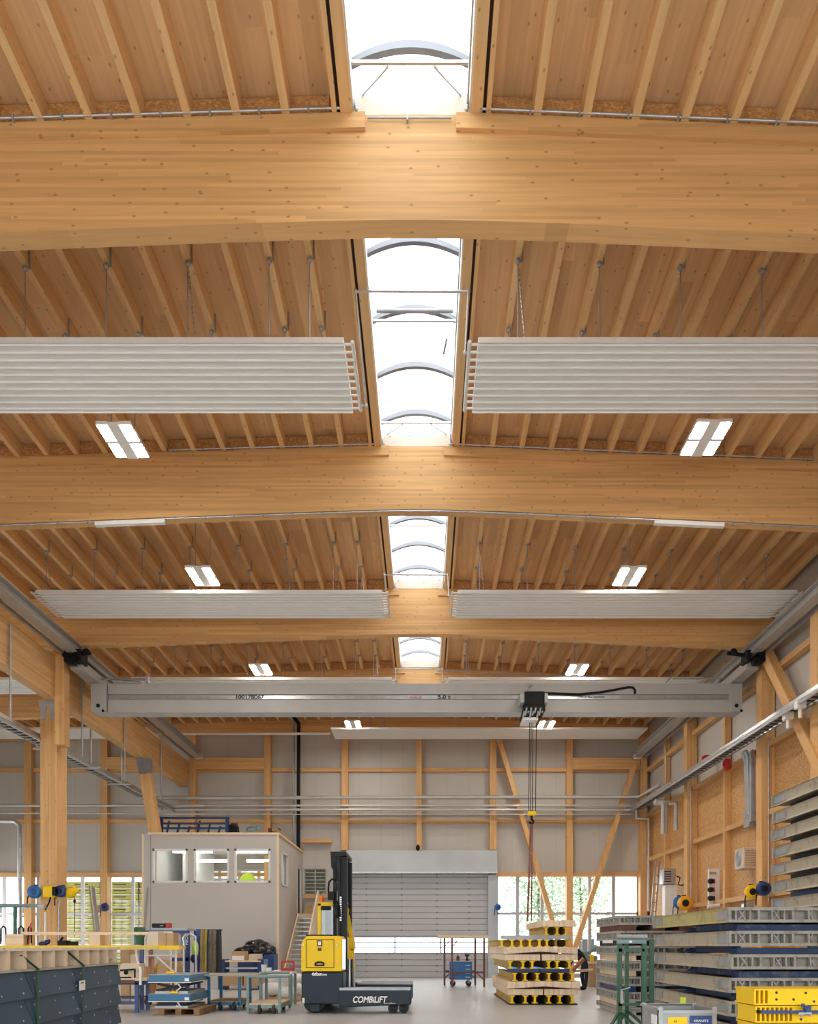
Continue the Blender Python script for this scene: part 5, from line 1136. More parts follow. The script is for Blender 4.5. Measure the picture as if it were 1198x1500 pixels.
while D < 12.0:
    m = MB(); m.hexa([sp(D, 1.195, -.3), sp(D, 1.195, .0), sp(D + .09, 1.195, .0), sp(D + .09, 1.195, -.3), sp(D, 1.385, -.3), sp(D, 1.385, .0), sp(D + .09, 1.385, .0), sp(D + .09, 1.385, -.3)]); m.build('fin', M['pale_z'], t); D += .41
D = 6.3
while D < 12.0:
    m = MB(); m.hexa([sp(D, 1.385, -.9), sp(D, 1.385, .012), sp(D + .398, 1.385, .012), sp(D + .398, 1.385, -.9), sp(D, 1.42, -.9), sp(D, 1.42, .012), sp(D + .398, 1.42, .012), sp(D + .398, 1.42, -.9)]); m.build('top_board', M['white_board'], t); D += .41
for k, D in enumerate((8.83, 10.32)):
    m = MB(); m.hexa([sp(D, 0, .036), sp(D, 0, .044), sp(D + .055, 0, .044), sp(D + .055, 0, .036), sp(D, 1.19, .036), sp(D, 1.19, .044), sp(D + .055, 1.19, .044), sp(D + .055, 1.19, .036)])
    m.bar(sp(D + .03, 1.185, .045), sp(D - .27 if k == 0 else D - .42, 1.34 if k == 0 else 1.385, -.02), .03, .008)
    solo('strap', m, M['strap_green'], ['nearer dark green strap around the slate stack', 'farther dark green strap, with the paper tag'][k], 'strap')
m = MB(); D = 10.15; m.hexa([sp(D, .885, .05), sp(D, .885, .054), sp(D + .22, .885, .054), sp(D + .22, .885, .05), sp(D, 1.005, .05), sp(D, 1.005, .054), sp(D + .22, 1.005, .054), sp(D + .22, 1.005, .05)]); t = solo('paper_tag', m, M['paper'], 'white paper tag on the slate stack strap', 'tag')
m = MB(); m.hexa([sp(D + .06, .97, .054), sp(D + .06, .97, .056), sp(D + .16, .97, .056), sp(D + .16, .97, .054), sp(D + .06, .985, .054), sp(D + .06, .985, .056), sp(D + .16, .985, .056), sp(D + .16, .985, .054)]); m.build('printed_lines', M['dark_text'], t)
# ---------------------------------------------------------------- left cluster
def B(px0, px1, py0, py1, D, dep):  # box from its front face in the photo's frame, built at depth D
    return MB().box(gx(px0, D), gx(px1, D), D, D + dep, gz(py1, D), gz(py0, D))
def one(nm, m, mat, lab, cat, group=None, bevel=0): return solo(nm, m, M[mat], lab, cat, group, bevel)
YB = 18.4
t = thing('yellow_beam', 'long yellow steel beam table at eye height, far left', 'beam table', (gx(130, YB), YB + .3, gz(1391, YB)))
MB().box(-9.6, gx(262, YB), YB, YB + .5, gz(1391, YB), gz(1385, YB)).build('beam_top', M['yellow'], t)
m = MB(); m.box(gx(172, YB), gx(232, YB), YB - .02, YB, gz(1391, YB), gz(1386.5, YB)); m.build('front_rail', M['yellow_dull'], t)
for x in (-9.3, -7.9, -6.4):
    MB().box(x - .04, x + .04, YB + .1, YB + .18, 0, gz(1391, YB)).build('leg', M['blue'], t)
ZB = gz(1385, YB)
for k, (a, b, py, mt, lab) in enumerate(((215, 231, 1365, 'cardboard_pale', 'white carton, left of the three boxes on the yellow beam'), (231.4, 242, 1366, 'cardboard', 'tan carton, middle of the three boxes on the yellow beam'), (242.4, 253, 1366, 'cardboard', 'tan carton, right of the three boxes on the yellow beam'))):
    m = MB().box(gx(a, YB), gx(b, YB), YB + .05, YB + .45, ZB, gz(py, YB)); one('carton', m, mt, lab, 'carton', 'cartons', .006)
m = MB().box(gx(5, YB), gx(31, YB), YB + .1, YB + .4, ZB, gz(1368, YB)); one('timber_block', m, 'pale_x', 'wooden block at the far left end of the yellow beam', 'block')
m = MB().box(gx(128, YB), gx(143.5, YB), YB + .1, YB + .4, ZB, gz(1369.6, YB)); one('timber_block', m, 'pale_z', 'pale wooden block carrying the long plank', 'block')
m = MB().box(gx(26, YB), gx(214, YB), YB + .15, YB + .4, gz(1369.5, YB), gz(1364.8, YB)); one('long_plank', m, 'pale_x', 'long pale plank above the yellow beam, left', 'plank')
m = MB(); m.ball(at(63, 1382.5, YB + .2), .07, (1.6, 1, .8)); m.ball(at(69, 1380, YB + .2), .06, (1.2, 1, .9)); m.tube(at(58, 1384, YB + .2), at(73, 1377, YB + .2), .025, 6); one('angle_grinder', m, 'blue_deep', 'dark grinder on the yellow beam before the tall column', 'grinder')
m = MB(); m.box(gx(81, YB), gx(94, YB), YB + .1, YB + .35, ZB, gz(1377.5, YB)); m.box(gx(95, YB), gx(107, YB), YB + .12, YB + .3, ZB, gz(1379, YB)); m.tube(at(88, 1379, YB + .2), at(92, 1373, YB + .2), .03, 6); one('tool_box', m, 'black', 'black tool cases on the yellow beam right of the column', 'tool case', None, .01)
for k, (a, b) in enumerate(((1, 9), (27, 35), (41, 46))):
    m = MB(); m.path([at(a, 1383, YB + .25), at(a + .5, 1360, YB + .25), at((a + b) / 2, 1356.5, YB + .25), at(b - .5, 1360, YB + .25), at(b, 1382, YB + .25)], .018, 6)
    one('cable_loop', m, 'black', ['leftmost black cable loop on the yellow beam', 'middle black cable loop on the yellow beam', 'narrow black cable loop on the yellow beam, before the post'][k], 'cable', 'cable loops')
m = MB(); m.path([at(42, 1383, YB + .2), at(44, 1365, YB + .2), at(45, 1352, YB + .2)], .015, 6); m.path([at(12, 1383, YB + .2), at(22, 1380, YB + .2), at(24, 1372, YB + .2)], .015, 6); one('red_wire', m, 'red', 'thin red cords at the far left of the yellow beam', 'cord')
# column reels
reel(50.5, 1306.5, 23.6, .19, .16, 'blue_bright', 'light blue reel left of the tall column')
m = B(62, 80, 1297.5, 1315, 23.5, .3); t = one('cable_reel_case', m, 'yellow', 'yellow cable reel case on the front of the tall column', 'reel case', None, .05)
m = MB(); m.box(gx(78, 23.48), gx(83, 23.48), 23.4, 23.7, gz(1312, 23.48), gz(1299, 23.48)); m.build('side_clip', M['black'], t)
m = MB(); m.path([at(74, 1314, 23.45), at(72, 1322, 23.45), at(66, 1333, 23.45)], .02, 6); m.build('cable', M['black'], t)
reel(89.5, 1306, 23.6, .17, .25, 'blue', 'dark blue reel on the right side of the tall column')
m = MB(); c = at(103, 1308, 23.7); m.ball(c, .18, (1, .9, .9)); m.bar(c + Vector((-.05, 0, -.05)), c + Vector((.2, 0, .12)), .2, .14, (0, 1, 0)); t = one('cable_reel_case', m, 'yellow', 'rounded yellow reel sticking out right of the tall column', 'reel case', None, .02)
m = MB(); m.path([at(109, 1306, 23.7), at(109.3, 1320, 23.7), at(109, 1372, 23.7)], .012, 5); m.ball(at(109.2, 1320, 23.7), .04, (1, 1, 1.5)); m.build('pull_cord', M['black'], t)
reel(153.5, 1329, 36.6, .18, .25, 'blue', 'small blue reel on the far aisle post')
m = B(141, 147, 1326, 1336, 36.6, .3); one('brown_box', m, 'copper_pipe', 'small brown box left of the reel on the far aisle post', 'box')
m = MB(); m.tube(at(66.5, 1336, 23.6), at(66.5, 1384, 23.6), .035, 8); one('white_conduit', m, 'steel_white', 'white conduit on the front of the tall column', 'conduit')
m = MB(); m.path([at(90, 1318, 23.55), at(87, 1325, 23.55), at(86.5, 1384, 23.55)], .03, 6); one('grey_hose', m, 'galv_dull', 'grey hose hanging down the tall column', 'hose')
# leaning steel profiles
for k, (a, b, py) in enumerate(((131, 142, 1297), (135, 146, 1297.5), (138, 150, 1300))):
    m = MB(); m.bar(at(a, py, 26.4), at(b, 1386 + 64.6, 26.0) if False else Vector((gx(b + 6, 25.6), 25.6, 0)), .05, .04, (0, 1, 0)); one('steel_profile', m, 'galv', ORD[k] + ' leaning galvanised profile before the yellow packs', 'profile', 'leaning profiles')
m = MB(); m.bar(at(217, 1300, 30.6), Vector((gx(204, 29.6), 29.6, 0)), .06, .06, (0, 1, 0)); one('steel_profile', m, 'galv', 'single long bar leaning against the left edge of the office', 'profile', 'leaning profiles')
# green frame at the far left
t = thing('steel_rack', 'dark green steel frame at the left picture edge', 'frame', (gx(30, 21), 21, 0))
m = MB(); m.tube((-12.5, 21, gz(1326.5, 21)), (gx(62, 21), 21, gz(1326.5, 21)), .045, 8); m.build('top_bar', M['green_grey'], t)
m = MB(); m.box(gx(20, 21), gx(24, 21), 20.97, 21.03, 0, gz(1327, 21)); m.build('post', M['green'], t)
m = MB(); m.tube((-12.5, 21, .9), (gx(62, 21), 21, .9), .03, 8); m.build('lower_bar', M['green'], t)
m = MB(); m.box(gx(57, 21), gx(66, 21), 20.93, 21.07, gz(1330, 21), gz(1325, 21)); m.build('end_block', M['galv_dull'], t)
# white tube cart with cardboard
WD = 19.6; t = thing('tube_cart', 'white tubular cart holding brown cardboard offcuts', 'cart', (gx(235, WD), WD + .4, 0))
for D, a, b in ((WD, 213, 257.5), (WD + .8, 216, 250)):
    m = MB(); zt5 = gz(1366, D); m.path([(gx(a, D), D, .2), (gx(a, D), D, zt5 - .12), (gx(a, D) + .1, D, zt5), (gx(b, D) - .1, D, zt5), (gx(b, D), D, zt5 - .12), (gx(b, D), D, .2)], .028, 8)
    m.tube((gx(a, D), D, gz(1400, D)), (gx(b, D), D, gz(1400, D)), .022, 8); m.build('hoop', M['steel_white'], t)
MB().box(gx(213, WD), gx(257, WD), WD, WD + .8, .2, .26).build('deck', M['pale_x'], t)
for px in (215, 255): MB().lathe([(.02, -.02), (.09, -.02), (.09, .02), (.02, .02)], (gx(px, WD), WD + .1, .09), 12, 'y').build('castor', M['rubber'], t)
m = MB(); m.tube(at(228, 1400, WD - .02), at(255, 1424, WD - .02), .025, 6); m.build('cross_strut', M['steel_white'], t)
for k, (a, b, p0, p1, mt, D, lab) in enumerate(((228, 249, 1404, 1436, 'cardboard', 19.8, 'brown cardboard sheet behind the struts of the white cart'), (219, 226, 1397, 1436, 'copper_pipe', 19.9, 'dark brown board standing in the white cart'), (236, 245, 1397, 1420, 'cardboard_pale', 20.2, 'pale cardboard piece at the back of the white cart'))):
    m = MB(); m.hexa([Vector((gx(a, D), D, .27)), Vector((gx(b, D), D, .27)), Vector((gx(b, D), D + .05, .27)), Vector((gx(a, D), D + .05, .27)), Vector((gx(a + 2, D), D + .1, gz(p0, D))), Vector((gx(b - 3, D), D + .1, gz(p0 + 3, D))), Vector((gx(b - 3, D), D + .14, gz(p0 + 3, D))), Vector((gx(a + 2, D), D + .14, gz(p0, D)))]); one('cardboard_sheet', m, mt, lab, 'cardboard', 'cardboard offcuts')
# blue bench
ND = 17.6; t = thing('blue_bench', 'blue steel bench with a wooden top beside the slate stack', 'bench', (gx(190, ND), ND + .4, 0))
zt6 = gz(1433, ND); MB().box(-7.9, gx(216, ND), ND - .05, ND + .85, zt6 - .05, zt6).build('bench_top', M['pale_x'], t)
MB().box(-7.9, gx(199, ND), ND - .06, ND - .05, zt6 - .1, zt6 - .03).build('front_edge', M['brown_red'], t)
MB().box(-7.8, gx(215, ND), ND, ND + .8, zt6 - .14, zt6 - .05).build('apron', M['blue_deep'], t)
for x in (gx(199.5, ND), -7.6):
    for yy in (ND, ND + .7): MB().box(x - .035, x + .035, yy, yy + .07, 0, zt6 - .1).build('leg', M['blue'], t)
MB().box(-7.6, gx(199, ND), ND + .02, ND + .06, .18, .25).build('stretcher', M['blue'], t)
MB().box(-7.6, gx(199, ND), ND + .05, ND + .7, .30, .33).build('shelf', M['blue'], t)
m = B(176, 204, 1411.5, 1432.5, ND + .2, .4); one('carton', m, 'cardboard_pale', 'wide pale carton on the blue bench', 'carton', 'cartons', .006)
m = B(205, 214, 1416, 1432.5, ND + .5, .3); one('carton', m, 'cardboard', 'brown carton at the right end of the blue bench', 'carton', 'cartons', .006)
m = MB(); m.bar(at(176, 1421.5, ND - .02), at(198, 1420, ND - .02), .03, .04); m.ball(at(184.5, 1424.5, ND - .02), .05); m.tube(at(197.5, 1419, ND - .02), at(197.5, 1432, ND - .02), .02, 6); m.box(gx(176, ND), gx(190, ND), ND - .05, ND + .1, zt6 + .0, zt6 + .03); one('bar_clamp', m, 'black', 'black bar clamp lying before the carton on the blue bench', 'clamp')
m = MB(); m.path([at(199, 1388, 19.2), at(200, 1400, 19.2), at(206, 1422, 17.5), at(206, 1443, 17.5)], .03, 8); one('white_tube', m, 'steel_white', 'white bent tube between blue bench and lift tables', 'tube')
for k, (a, b, p0, p1, mt, lab) in enumerate(((176, 190, 1391, 1412, 'cardboard', 'brown carton under the yellow beam, leftmost of three'), (190.5, 204, 1398, 1412, 'cardboard_pale', 'pale carton under the yellow beam, between two brown ones'), (204.5, 213, 1393, 1414, 'copper_pipe', 'dark brown carton under the yellow beam, nearest the white cart'))):
    m = MB(); m.box(gx(a, 20.6), gx(b, 20.6), 20.6, 21.2, gz(1425, 20.6), gz(p0, 20.6)); m.box(gx(a, 20.6) + .01, gx(b, 20.6) - .01, 20.62, 21.18, 0, gz(1425.2, 20.6)); one('carton', m, mt, lab, 'carton', 'cartons under the beam', .006)
# scissor lift tables
t0 = thing('pallet', 'brown pallet carrying the two blue lift tables', 'pallet', (-5.2, 17.4, 0))
for x in (-5.45, -5.05 - .05, -4.72): MB().box(x - .06, x + .06, 16.95, 18.3, .02, .13).build('block', M['pallet_brown'], t0)
m = MB(); m.box(-5.6, -4.62, 16.95, 17.1, 0, .02); m.box(-5.6, -4.62, 18.15, 18.3, 0, .02); m.box(-5.6, -4.62, 16.95, 18.3, .13, .15); m.build('boards', M['pallet_brown'], t0)
def lift(z0, h, lab, ox=0):
    t = thing('lift_table', lab, 'lift table', (-5.25 + ox, 17.5, z0), 0, 'blue lift tables'); x0, x1, y0, y1 = gx(217, 16.9) + ox, gx(279, 16.9) + ox, 16.9, 18.4
    MB().box(x0, x1, y0, y1, z0 + h - .15, z0 + h - .005).build('platform', M['blue_lift'], t, bevel=.01)
    MB().box(x0 + .01, x1 - .01, y0 + .01, y1 - .01, z0 + h - .005, z0 + h + .004).build('steel_top', M['galv_dull'], t)
    m = MB(); m.box(x0 - .004, x1 + .004, y0 - .006, y0 + .02, z0 + h - .165, z0 + h - .148); m.box(x1 - .016, x1 + .006, y0, y1, z0 + h - .165, z0 + h - .148); m.build('toe_guard', M['steel_white'], t)
    m = MB(); m.box(x0 + .12, x0 + .8, y0 + .05, y1 - .1, z0, z0 + .05); m.build('base_frame', M['galv_dull'], t)
    m = MB(); m.bar((x0 + .15, y0 + .08, z0 + .06), (x1 - .1, y0 + .08, z0 + h - .19), .05, .05, (0, 1, 0)); m.bar((x0 + .15, y0 + .14, z0 + h - .19), (x1 - .15, y0 + .14, z0 + .08), .05, .05, (0, 1, 0)); m.bar((x0 + .15, y1 - .2, z0 + .06), (x1 - .1, y1 - .2, z0 + h - .19), .05, .05, (0, 1, 0)); m.build('scissor_arm', M['dark_steel'], t)
    m = MB(); m.path([(x0 + .6, y0 + .03, z0 + h - .18), (x0 + .68, y0 - .01, z0 + h - .26), (x0 + .58, y0 - .0, z0 + .06)], .016, 6); m.build('hose', M['plastic_white'], t)
    m = MB(); m.box(x1 - .12, x1 - .03, y0 - .005, y0 - .001, z0 + h - .13, z0 + h - .07); m.build('warning_label', M['paper'], t)
    return z0 + h
a = lift(.15, .30, 'lower blue lift table of the stacked pair, on the pallet')
b = lift(.455, .39, 'upper blue lift table of the stacked pair')
for k, (px, py, z, D) in enumerate(((249, 1427, b + .006, 17.3), (255, 1459, .456, 16.93))):
    m = MB(); x = gx(px, D); m.box(x - .09, x + .09, D, D + .08, z, z + .045); m.box(x - .06, x - .02, D + .01, D + .06, z + .045, z + .065)
    t = one('hand_control', m, 'yellow', ['yellow hand control on the upper lift table', 'yellow hand control on the lower lift table'][k], 'hand control', None, .01)
    MB().ball((-.04, -.0, .05) if False else (x - .04, D + .03, z + .07), .016).build('red_button', M['red'], t)
# blue trolley
def trolley(nm, lab, px, D, zt7, zd, zb7, fr, top, xs_, w=.06, dep=1.1, shelf=True):
    x0, x1 = gx(px[0], D), gx(px[1], D); t = thing(nm, lab, 'trolley', ((x0 + x1) / 2, D + dep / 2, 0))
    for x in (x0, x1):
        for yy in (D, D + dep): MB().box(x - w / 2, x + w / 2, yy - w / 2, yy + w / 2, zb7, zt7).build('post', M[fr], t)
    m = MB(); m.box(x0, x1, D - .03, D + .03, zd - .1, zd - .03); m.box(x0, x1, D + dep - .03, D + dep + .03, zd - .1, zd - .03); m.box(x0 - .03, x0 + .03, D, D + dep, zd - .1, zd - .03); m.box(x1 - .03, x1 + .03, D, D + dep, zd - .1, zd - .03); m.build('deck_frame', M[fr], t)
    MB().box(x0, x1, D, D + dep, zd - .03, zd).build('deck', M[top], t)
    for x in (x0 + .25, x1 - .12):
        for yy in (D + .02, D + dep - .12):
            c = MB().lathe([(.02, -.03), (.085, -.03), (.1, -.02), (.1, .02), (.085, .03), (.02, .03)], (x, yy, .1), 14, 'x').build('castor', M['rubber'], t); MB().box(x - .05, x + .05, yy - .04, yy + .04, .12, zd - .1).build('fork', M['galv_dull'], c)
    return t, x0, x1
t, x0, x1 = trolley('flat_trolley', 'blue steel trolley with a grey board on top, in the middle', (306, 351), 18.3, gz(1431, 18.3), gz(1466, 18.3), gz(1479, 18.3), 'blue_lift', 'belt_tan', 0)
MB().box(gx(284, 17.9), gx(376, 17.9) , 17.95, 19.3, gz(1427, 18.3) - .03, gz(1427, 18.3)).build('top_board', M['grey_ply'], t)
t, x0, x1 = trolley('flat_trolley', 'grey green tube trolley with a wooden deck beside the forklift', (363, 409.5), 17.4, gz(1432, 17.4), gz(1470, 17.4), gz(1484, 17.4), 'green_grey', 'pale_x', 0, .05, 1.3)
m = MB(); m.tube((x0 - .03, 17.4, gz(1431, 17.4)), (x1 + .2, 17.4, gz(1430, 17.4)), .035, 8); m.tube((x0, 18.7, gz(1430, 17.4) + .03), (x1, 18.7, gz(1430, 17.4) + .03), .03, 8); m.build('push_bar', M['green_grey'], t)
m = MB(); m.box(gx(380, 19.6), gx(428, 19.6), 19.6, 20.3, gz(1423.5, 19.6) - .05, gz(1423.5, 19.6)); 
t = thing('side_table', 'narrow grey green table behind the tube trolley', 'table', (gx(404, 19.6), 19.9, 0)); m.build('table_top', M['galv'], t)
for px in (382, 426):
    for yy in (19.62, 20.25): MB().box(gx(px, 19.6) - .03, gx(px, 19.6) + .03, yy, yy + .05, 0, gz(1424, 19.6) - .05).build('leg', M['green_grey'], t)
m = MB(); m.lathe([(.055, 0), (.07, .16), (.072, .165)], (gx(386.5, 19.9), 19.9, gz(1423.5, 19.6)), 14); m.box(gx(391, 19.9), gx(397, 19.9), 19.8, 20.0, gz(1423.5, 19.6), gz(1423.5, 19.6) + .09); one('paint_pot', m, 'plastic_white', 'small white pot on the narrow grey table', 'pot')
# belts rack
RD = 22.3; t = thing('belt_rack', 'blue steel rack with belts hanging from its arms', 'rack', (gx(290, RD), RD + .3, 0))
for px, py, D in ((273.5, 1367, RD - .6), (290, 1361, RD)): MB().box(gx(px, D) - .055, gx(px, D) + .055, D, D + .11, 0, gz(py, D)).build('post', M['blue'], t)
MB().box(gx(250, RD - .6), gx(276, RD - .6), RD - .6, RD - .52, gz(1408, RD - .6), gz(1403, RD - .6)).build('rail', M['blue'], t)
MB().box(gx(286, RD), gx(322, RD), RD + .2, RD + .26, gz(1364, RD), gz(1361, RD)).build('top_arm', M['blue'], t)
text('NEDE', 'post_lettering', M['white_text'], t, (gx(275.3, RD - .6), RD - .604, gz(1384, RD - .6)), .11, rot=(PI / 2, 0, 0)).rotation_euler = (PI / 2, -PI / 2, 0)
mats = ['belt_tan', 'belt_tan', 'belt_yellow', 'belt_yellow', 'blue_deep', 'belt_grey', 'belt_grey', 'belt_grey', 'belt_tan', 'belt_grey', 'belt_dark', 'belt_dark', 'belt_dark']
for k in range(13):
    px = 294 + k * 2.25; D = RD - .12 + .03 * (k % 3); m = MB(); zz_ = gz(1361 + (k % 3), D); zl = gz(1425 + (k * 7 % 5), D)
    for s in (-1, 1): m.path([(gx(px, D), D + .1, zz_), (gx(px + .3 * s, D), D + .1 + .03 * s, zz_ - .25), (gx(px + .6 * s, D), D + .1 + .05 * s, zl)], .03, 6)
    one('hanging_belt', m, mats[k], ORD[k] + ' hanging belt from the left on the blue rack', 'belt', 'hanging belts')
m = MB(); m.path([at(270, 1384, 21.4), at(268.5, 1374, 21.4), at(272, 1368.5, 21.4), at(280, 1368.5, 21.4), at(286, 1372, 21.4), at(287, 1382, 21.4)], .03, 8); m.tube(at(269.5, 1382, 21.4), Vector((gx(269.5, 21.4), 21.4, 0)), .03, 8); m.tube(at(287, 1380, 21.4), Vector((gx(287, 21.4), 21.4, 0)), .03, 8); one('hoop_cart', m, 'galv', 'chrome hoop handle between the two blue posts', 'handle')
m = MB(); m.ball(at(286, 1390, 21.9), .13, (.7, .6, 1.9)); one('safety_vest', m, 'hivis', 'lime yellow vest hanging on the blue post', 'vest')
m = MB(); m.ball(at(285, 1404, 21.9), .12, (1, .7, 1.1)); one('blue_bag', m, 'blue_deep', 'dark blue bag below the lime vest', 'bag')
# blue table with grey top in front of the office
QD = 25.0; t = thing('blue_table', 'blue table frame with a grey top before the office wall', 'table', (gx(242, QD), QD + .4, 0)); z = gz(1362, QD)
MB().box(gx(222, QD), gx(274, QD), QD, QD + .9, z - .02, z + .05).build('table_top', M['galv_dull'], t)
m = MB(); m.box(gx(205, QD), gx(276, QD), QD - .03, QD + .02, z - .12, z - .02); m.build('front_rail', M['blue'], t)
for px in (208, 275):
    for yy in (QD, QD + .8): MB().box(gx(px, QD) - .04, gx(px, QD) + .04, yy, yy + .08, 0, z - .02).build('leg', M['blue'], t)
MB().box(gx(255, QD), gx(262, QD), QD + .2, QD + .5, .3, z - .1).build('motor_column', M['galv_dull'], t)
m = B(222, 246, 1352.5, 1358.8, QD + .1, .3); t = one('radio', m, 'dark_steel', 'black box with a red end on the blue table', 'radio', None, .02); B(243, 247, 1352, 1359, QD + .08, .33).build('red_end', M['red'], t); B(234, 239, 1355, 1357, QD + .09, .02).build('grey_face', M['hinge_grey'], t)
m = MB(); m.lathe([(.15, 0), (.15, .45), (.13, .47)], (gx(204.5, 22), 22, gz(1384, 22)), 14); one('green_bucket', m, 'green', 'dark green container left of the white carton', 'bucket')
m = MB(); m.box(gx(197, 22.0), gx(212, 22.0), 21.7, 22.3, 0, gz(1384.5, 22)); one('crate_column', m, 'cardboard', 'brown crate under the green container', 'crate')
# heaps of goods behind the belts
for k, (a, b, p0, D, mt, lab) in enumerate(((225, 243, 1408, 22.6, 'belt_yellow', 'yellowish sack behind the white cart'), (246, 268, 1404, 23.2, 'belt_tan', 'brown sack behind the blue posts'), (258, 270, 1396, 24.0, 'cardboard', 'brown box behind the blue posts'))):
    m = MB(); D_ = D; m.ball(Vector(((gx(a, D) + gx(b, D)) / 2, D, gz(p0, D) / 2)), 1, ((gx(b, D) - gx(a, D)) / 2, .3, gz(p0, D) / 2), 14, 10) if k < 2 else m.box(gx(a, D), gx(b, D), D, D + .4, 0, gz(p0, D)); one('goods_sack' if k < 2 else 'carton', m, mt, lab, 'sack' if k < 2 else 'carton')
# work table with cartons, before the office
UD = 27.2; t = thing('packing_table', 'blue packing table with drawers before the office wall', 'table', (gx(358, UD), UD + .4, 0)); z = gz(1407, UD)
MB().box(gx(330, UD), gx(382, UD), UD - .05, UD + .8, z - .05, z).build('table_top', M['pale_x'], t)
for px in (326, 384): MB().box(gx(px, UD) - .15, gx(px, UD) + .06, UD, UD + .7, 0, z + .04).build('leg', M['blue'], t)
MB().box(gx(332, UD), gx(380, UD), UD + .05, UD + .6, .5, .56).build('shelf', M['galv_dull'], t); MB().box(gx(330, UD), gx(380, UD), UD + .05, UD + .6, .68, .73).build('shelf', M['galv'], t)
MB().box(gx(326, UD), gx(384, UD), UD + .1, UD + .6, .2, .26).build('lower_shelf', M['blue_deep'], t)
m = B(339, 359, 1393.5, 1407, UD + .1, .45); t = one('carton', m, 'cardboard', 'open brown carton on the packing table', 'carton', None, .006); B(340, 357, 1400, 1406.5, UD + .088, .012).build('white_label', M['paper'], t)
m = B(364, 381, 1397.5, 1407, UD + .1, .4); one('carton', m, 'cardboard_pale', 'pale carton stack beside the open carton on the packing table', 'carton', None, .006)
for k in range(2):
    m = B(325 + 32 * k, 355 + 30 * k, 1428, 1444, UD - .4, .35); one('carton', m, 'cardboard', ['left brown carton under the packing table', 'right brown carton under the packing table'][k], 'carton')
m = B(378, 401, 1397, 1446, 29.6, .8); one('blue_cabinet', m, 'blue', 'dark blue cabinet at the office corner, under the black bag', 'cabinet', None, .02)
m = MB(); rr = random.Random(3)
for k in range(26): a = rr.random(); m.ball(at(352 + 46 * a, 1397 - 15 * math.sin(PI * min(1, a * 1.0)) * rr.uniform(.2, 1.0), 29.9 + rr.uniform(-.25, .25)), rr.uniform(.14, .26), (1.2, 1, .8), 9, 6)
one('plastic_bag', m, 'bag_black', 'crumpled black plastic sheeting heaped on the blue cabinet', 'plastic sheeting')
m = B(348, 379, 1402, 1446, 29.8, .6); one('crate_column', m, 'blue_deep', 'dark crate under the left end of the black sheeting', 'crate')
# red hand truck, wrapped goods
VD = 27.0; t = thing('hand_truck', 'small red hand truck at the foot of the stairs', 'hand truck', (gx(422, VD), VD, 0))
MB().path([(gx(412.5, VD), VD, .1), at(412.5, 1410, VD), at(414, 1408.5, VD), at(429, 1408.5, VD), at(430.5, 1410, VD), (gx(430.5, VD), VD, .1)], .03, 8).build('frame', M['red'], t)
B(412.5, 430.5, 1418, 1422, VD - .02, .04).build('cross_plate', M['red'], t)
MB().box(gx(411, VD), gx(432, VD), VD - .35, VD, .1, .13).build('toe_plate', M['red'], t)
for px in (411, 432): MB().lathe([(.02, -.03), (.11, -.03), (.11, .03), (.02, .03)], (gx(px, VD), VD + .1, .11), 14, 'x').build('wheel', M['rubber'], t)
m = MB(); rr = random.Random(5)
for k in range(16): m.ball((gx(rr.uniform(400, 436), 21.6), 21.6 + rr.uniform(-.4, .4), rr.uniform(.22, .62)), rr.uniform(.15, .24), (1.3, 1, .9), 9, 6)
one('wrapped_goods', m, 'plastic_white', 'goods wrapped in white plastic film beside the forklift', 'wrapped goods')
m = MB(); m.box(gx(394, 21.4), gx(438, 21.4), 21.1, 22.2, .02, .13); one('pallet', m, 'cardboard', 'pallet under the white wrapped goods', 'pallet')

# ---------------------------------------------------------------- outside, seen through the glass
for c_ in range(4):
    for r_ in range(15):
        x0 = -18.9 + c_ * 1.9 - .9; z0 = .0 + r_ * .31
        if c_ == 0: continue
        m = MB(); m.box(x0 + .02 * (r_ % 3), x0 + 1.82, 40.5, 41.7, z0 + .03, z0 + .30); m.box(x0 + .1, x0 + 1.7, 40.6, 41.6, z0, z0 + .03)
        t = one('insulation_pack', m, 'insul_yellow', '%s pack from the ground in the %s yellow stack outside the left windows' % (ORD[r_], ['x', 'left', 'middle', 'right'][c_]), 'pack', 'yellow packs outside')
        m = MB(); m.box(x0 + .6, x0 + 1.25, 40.49, 40.5, z0 + .13, z0 + .17); m.build('printed_strip', M['dark_text'], t); 
        m = MB(); m.box(x0 + .0, x0 + 1.83, 40.49, 40.52, z0 + .25, z0 + .30); m.build('film_edge', M['steel_white'], t)
m = MB(); m.box(-22, -9, 38.6, 43.2, 5.2, 5.35); one('added_shade_canopy', m, 'galv_dull', 'unseen flat canopy added to shade the yellow packs outside the left windows', 'canopy')  # unseen canopy, added only to shade the packs from the sky
def tree(x, y, h, r, seed, lab):
    rr = random.Random(seed); t = thing('tree', lab, 'tree', (x, y, -.14)); m = MB(); m.path([(x, y, -.14), (x + .1, y, h * .4), (x, y, h * .8)], .16, 8, .05)
    for k in range(7): a = rr.uniform(0, 6.3); m.path([(x, y, h * (.3 + .07 * k)), (x + math.cos(a) * r * .7, y + math.sin(a) * r * .7, h * (.45 + .08 * k))], .05, 5, .015)
    m.build('trunk', M['bark'], t); m = MB()
    for k in range(1500):
        a, b, q = rr.uniform(0, 6.283), rr.uniform(-1, 1), rr.random() ** .5; s = math.sqrt(1 - b * b); c = Vector((x + r * q * s * math.cos(a), y + r * q * s * math.sin(a), h * .62 + h * .42 * q * b))
        d = Vector((rr.uniform(-1, 1), rr.uniform(-1, 1), rr.uniform(-1, 1))).normalized() * .13; e = d.cross(Vector((rr.random(), rr.random(), rr.random()))).normalized() * .08
        m.add([c - d, c + e, c + d, c - e], [(0, 1, 2, 3)])
    m.build('crown', M['leaf'], t)
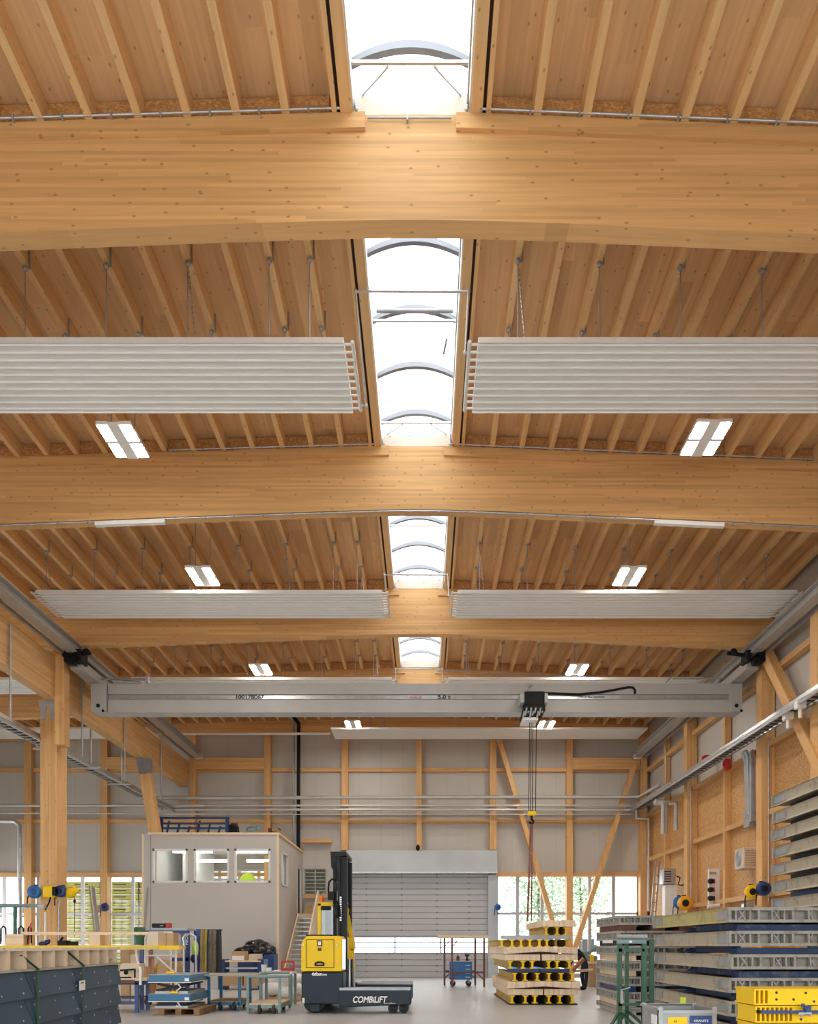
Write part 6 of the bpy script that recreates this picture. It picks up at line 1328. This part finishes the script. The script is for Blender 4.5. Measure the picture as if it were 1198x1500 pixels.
tree(7.2, 52, 7.2, 2.2, 1, 'leafy tree outside the right windows, left of the others'); tree(10.6, 56, 8.2, 2.4, 2, 'leafy tree outside, behind the middle of the right windows')
m = MB(); m.box(16, 36, 90, 96, -.14, 3.0); t = one('far_building', m, 'facade', 'low pale building far outside the right windows', 'building'); m = MB()
for k in range(8): m.box(17 + k * 2.3, 18.6 + k * 2.3, 89.95, 90, .8, 2.2)
m.build('windows', M['glass_dark'], t)
m = MB(); m.box(-70, -36, 100, 112, -.14, 8); t = one('far_building', m, 'facade', 'taller pale building far outside the left windows', 'building'); m = MB()
for k in range(9): m.box(-68 + k * 3.6, -66 + k * 3.6, 99.95, 100, 2, 3.6); m.box(-68 + k * 3.6, -66 + k * 3.6, 99.95, 100, 5, 6.6)
m.build('windows', M['glass_dark'], t)
m = MB(); m.box(4.6, 7.2, 46, 48, -.14, 2.0); one('blue_container', m, 'blue_bright', 'blue container outside behind the slings', 'container')
SKY, EXPO = 1.65, 1.5
SKY, EXPO = 1.65, 1.5
# ---------------------------------------------------------------- light, sky, camera
w = bpy.data.worlds.new('sky'); bpy.context.scene.world = w; w.use_nodes = True
nt = w.node_tree; bg = nt.nodes['Background']; bg.inputs[0].default_value = (.93, .97, 1, 1); bg.inputs[1].default_value = SKY
for n_, (x, y, z, a, b, rx, ry) in {'portal_front': (-5, -4.2, 5, 31, 10, PI / 2, 0)}.items():
    pass
cam = bpy.data.cameras.new('camera'); co = bpy.data.objects.new('camera', cam); C.objects.link(co)
co.location = (0, 0, H); co.rotation_euler = (PI / 2, 0, 0)
cam.sensor_fit = 'HORIZONTAL'; cam.sensor_width = 24; cam.lens = 24 * F / 1198
cam.shift_x = (599 - VX) / 1198; cam.shift_y = (VY - 750) / 1198; cam.clip_end = 400
sc = bpy.context.scene; sc.camera = co
sc.view_settings.view_transform = 'Standard'; sc.view_settings.look = 'None'; sc.view_settings.gamma = 1; sc.view_settings.use_curve_mapping = False
sc.view_settings.exposure = EXPO
try:
    sc.cycles.use_denoising = True; sc.cycles.denoiser = 'OPENIMAGEDENOISE'; sc.cycles.max_bounces = 10; sc.cycles.diffuse_bounces = 7; sc.cycles.transparent_max_bounces = 16
    sc.cycles.sample_clamp_indirect = 8; sc.cycles.caustics_reflective = False; sc.cycles.caustics_refractive = False
except Exception: pass
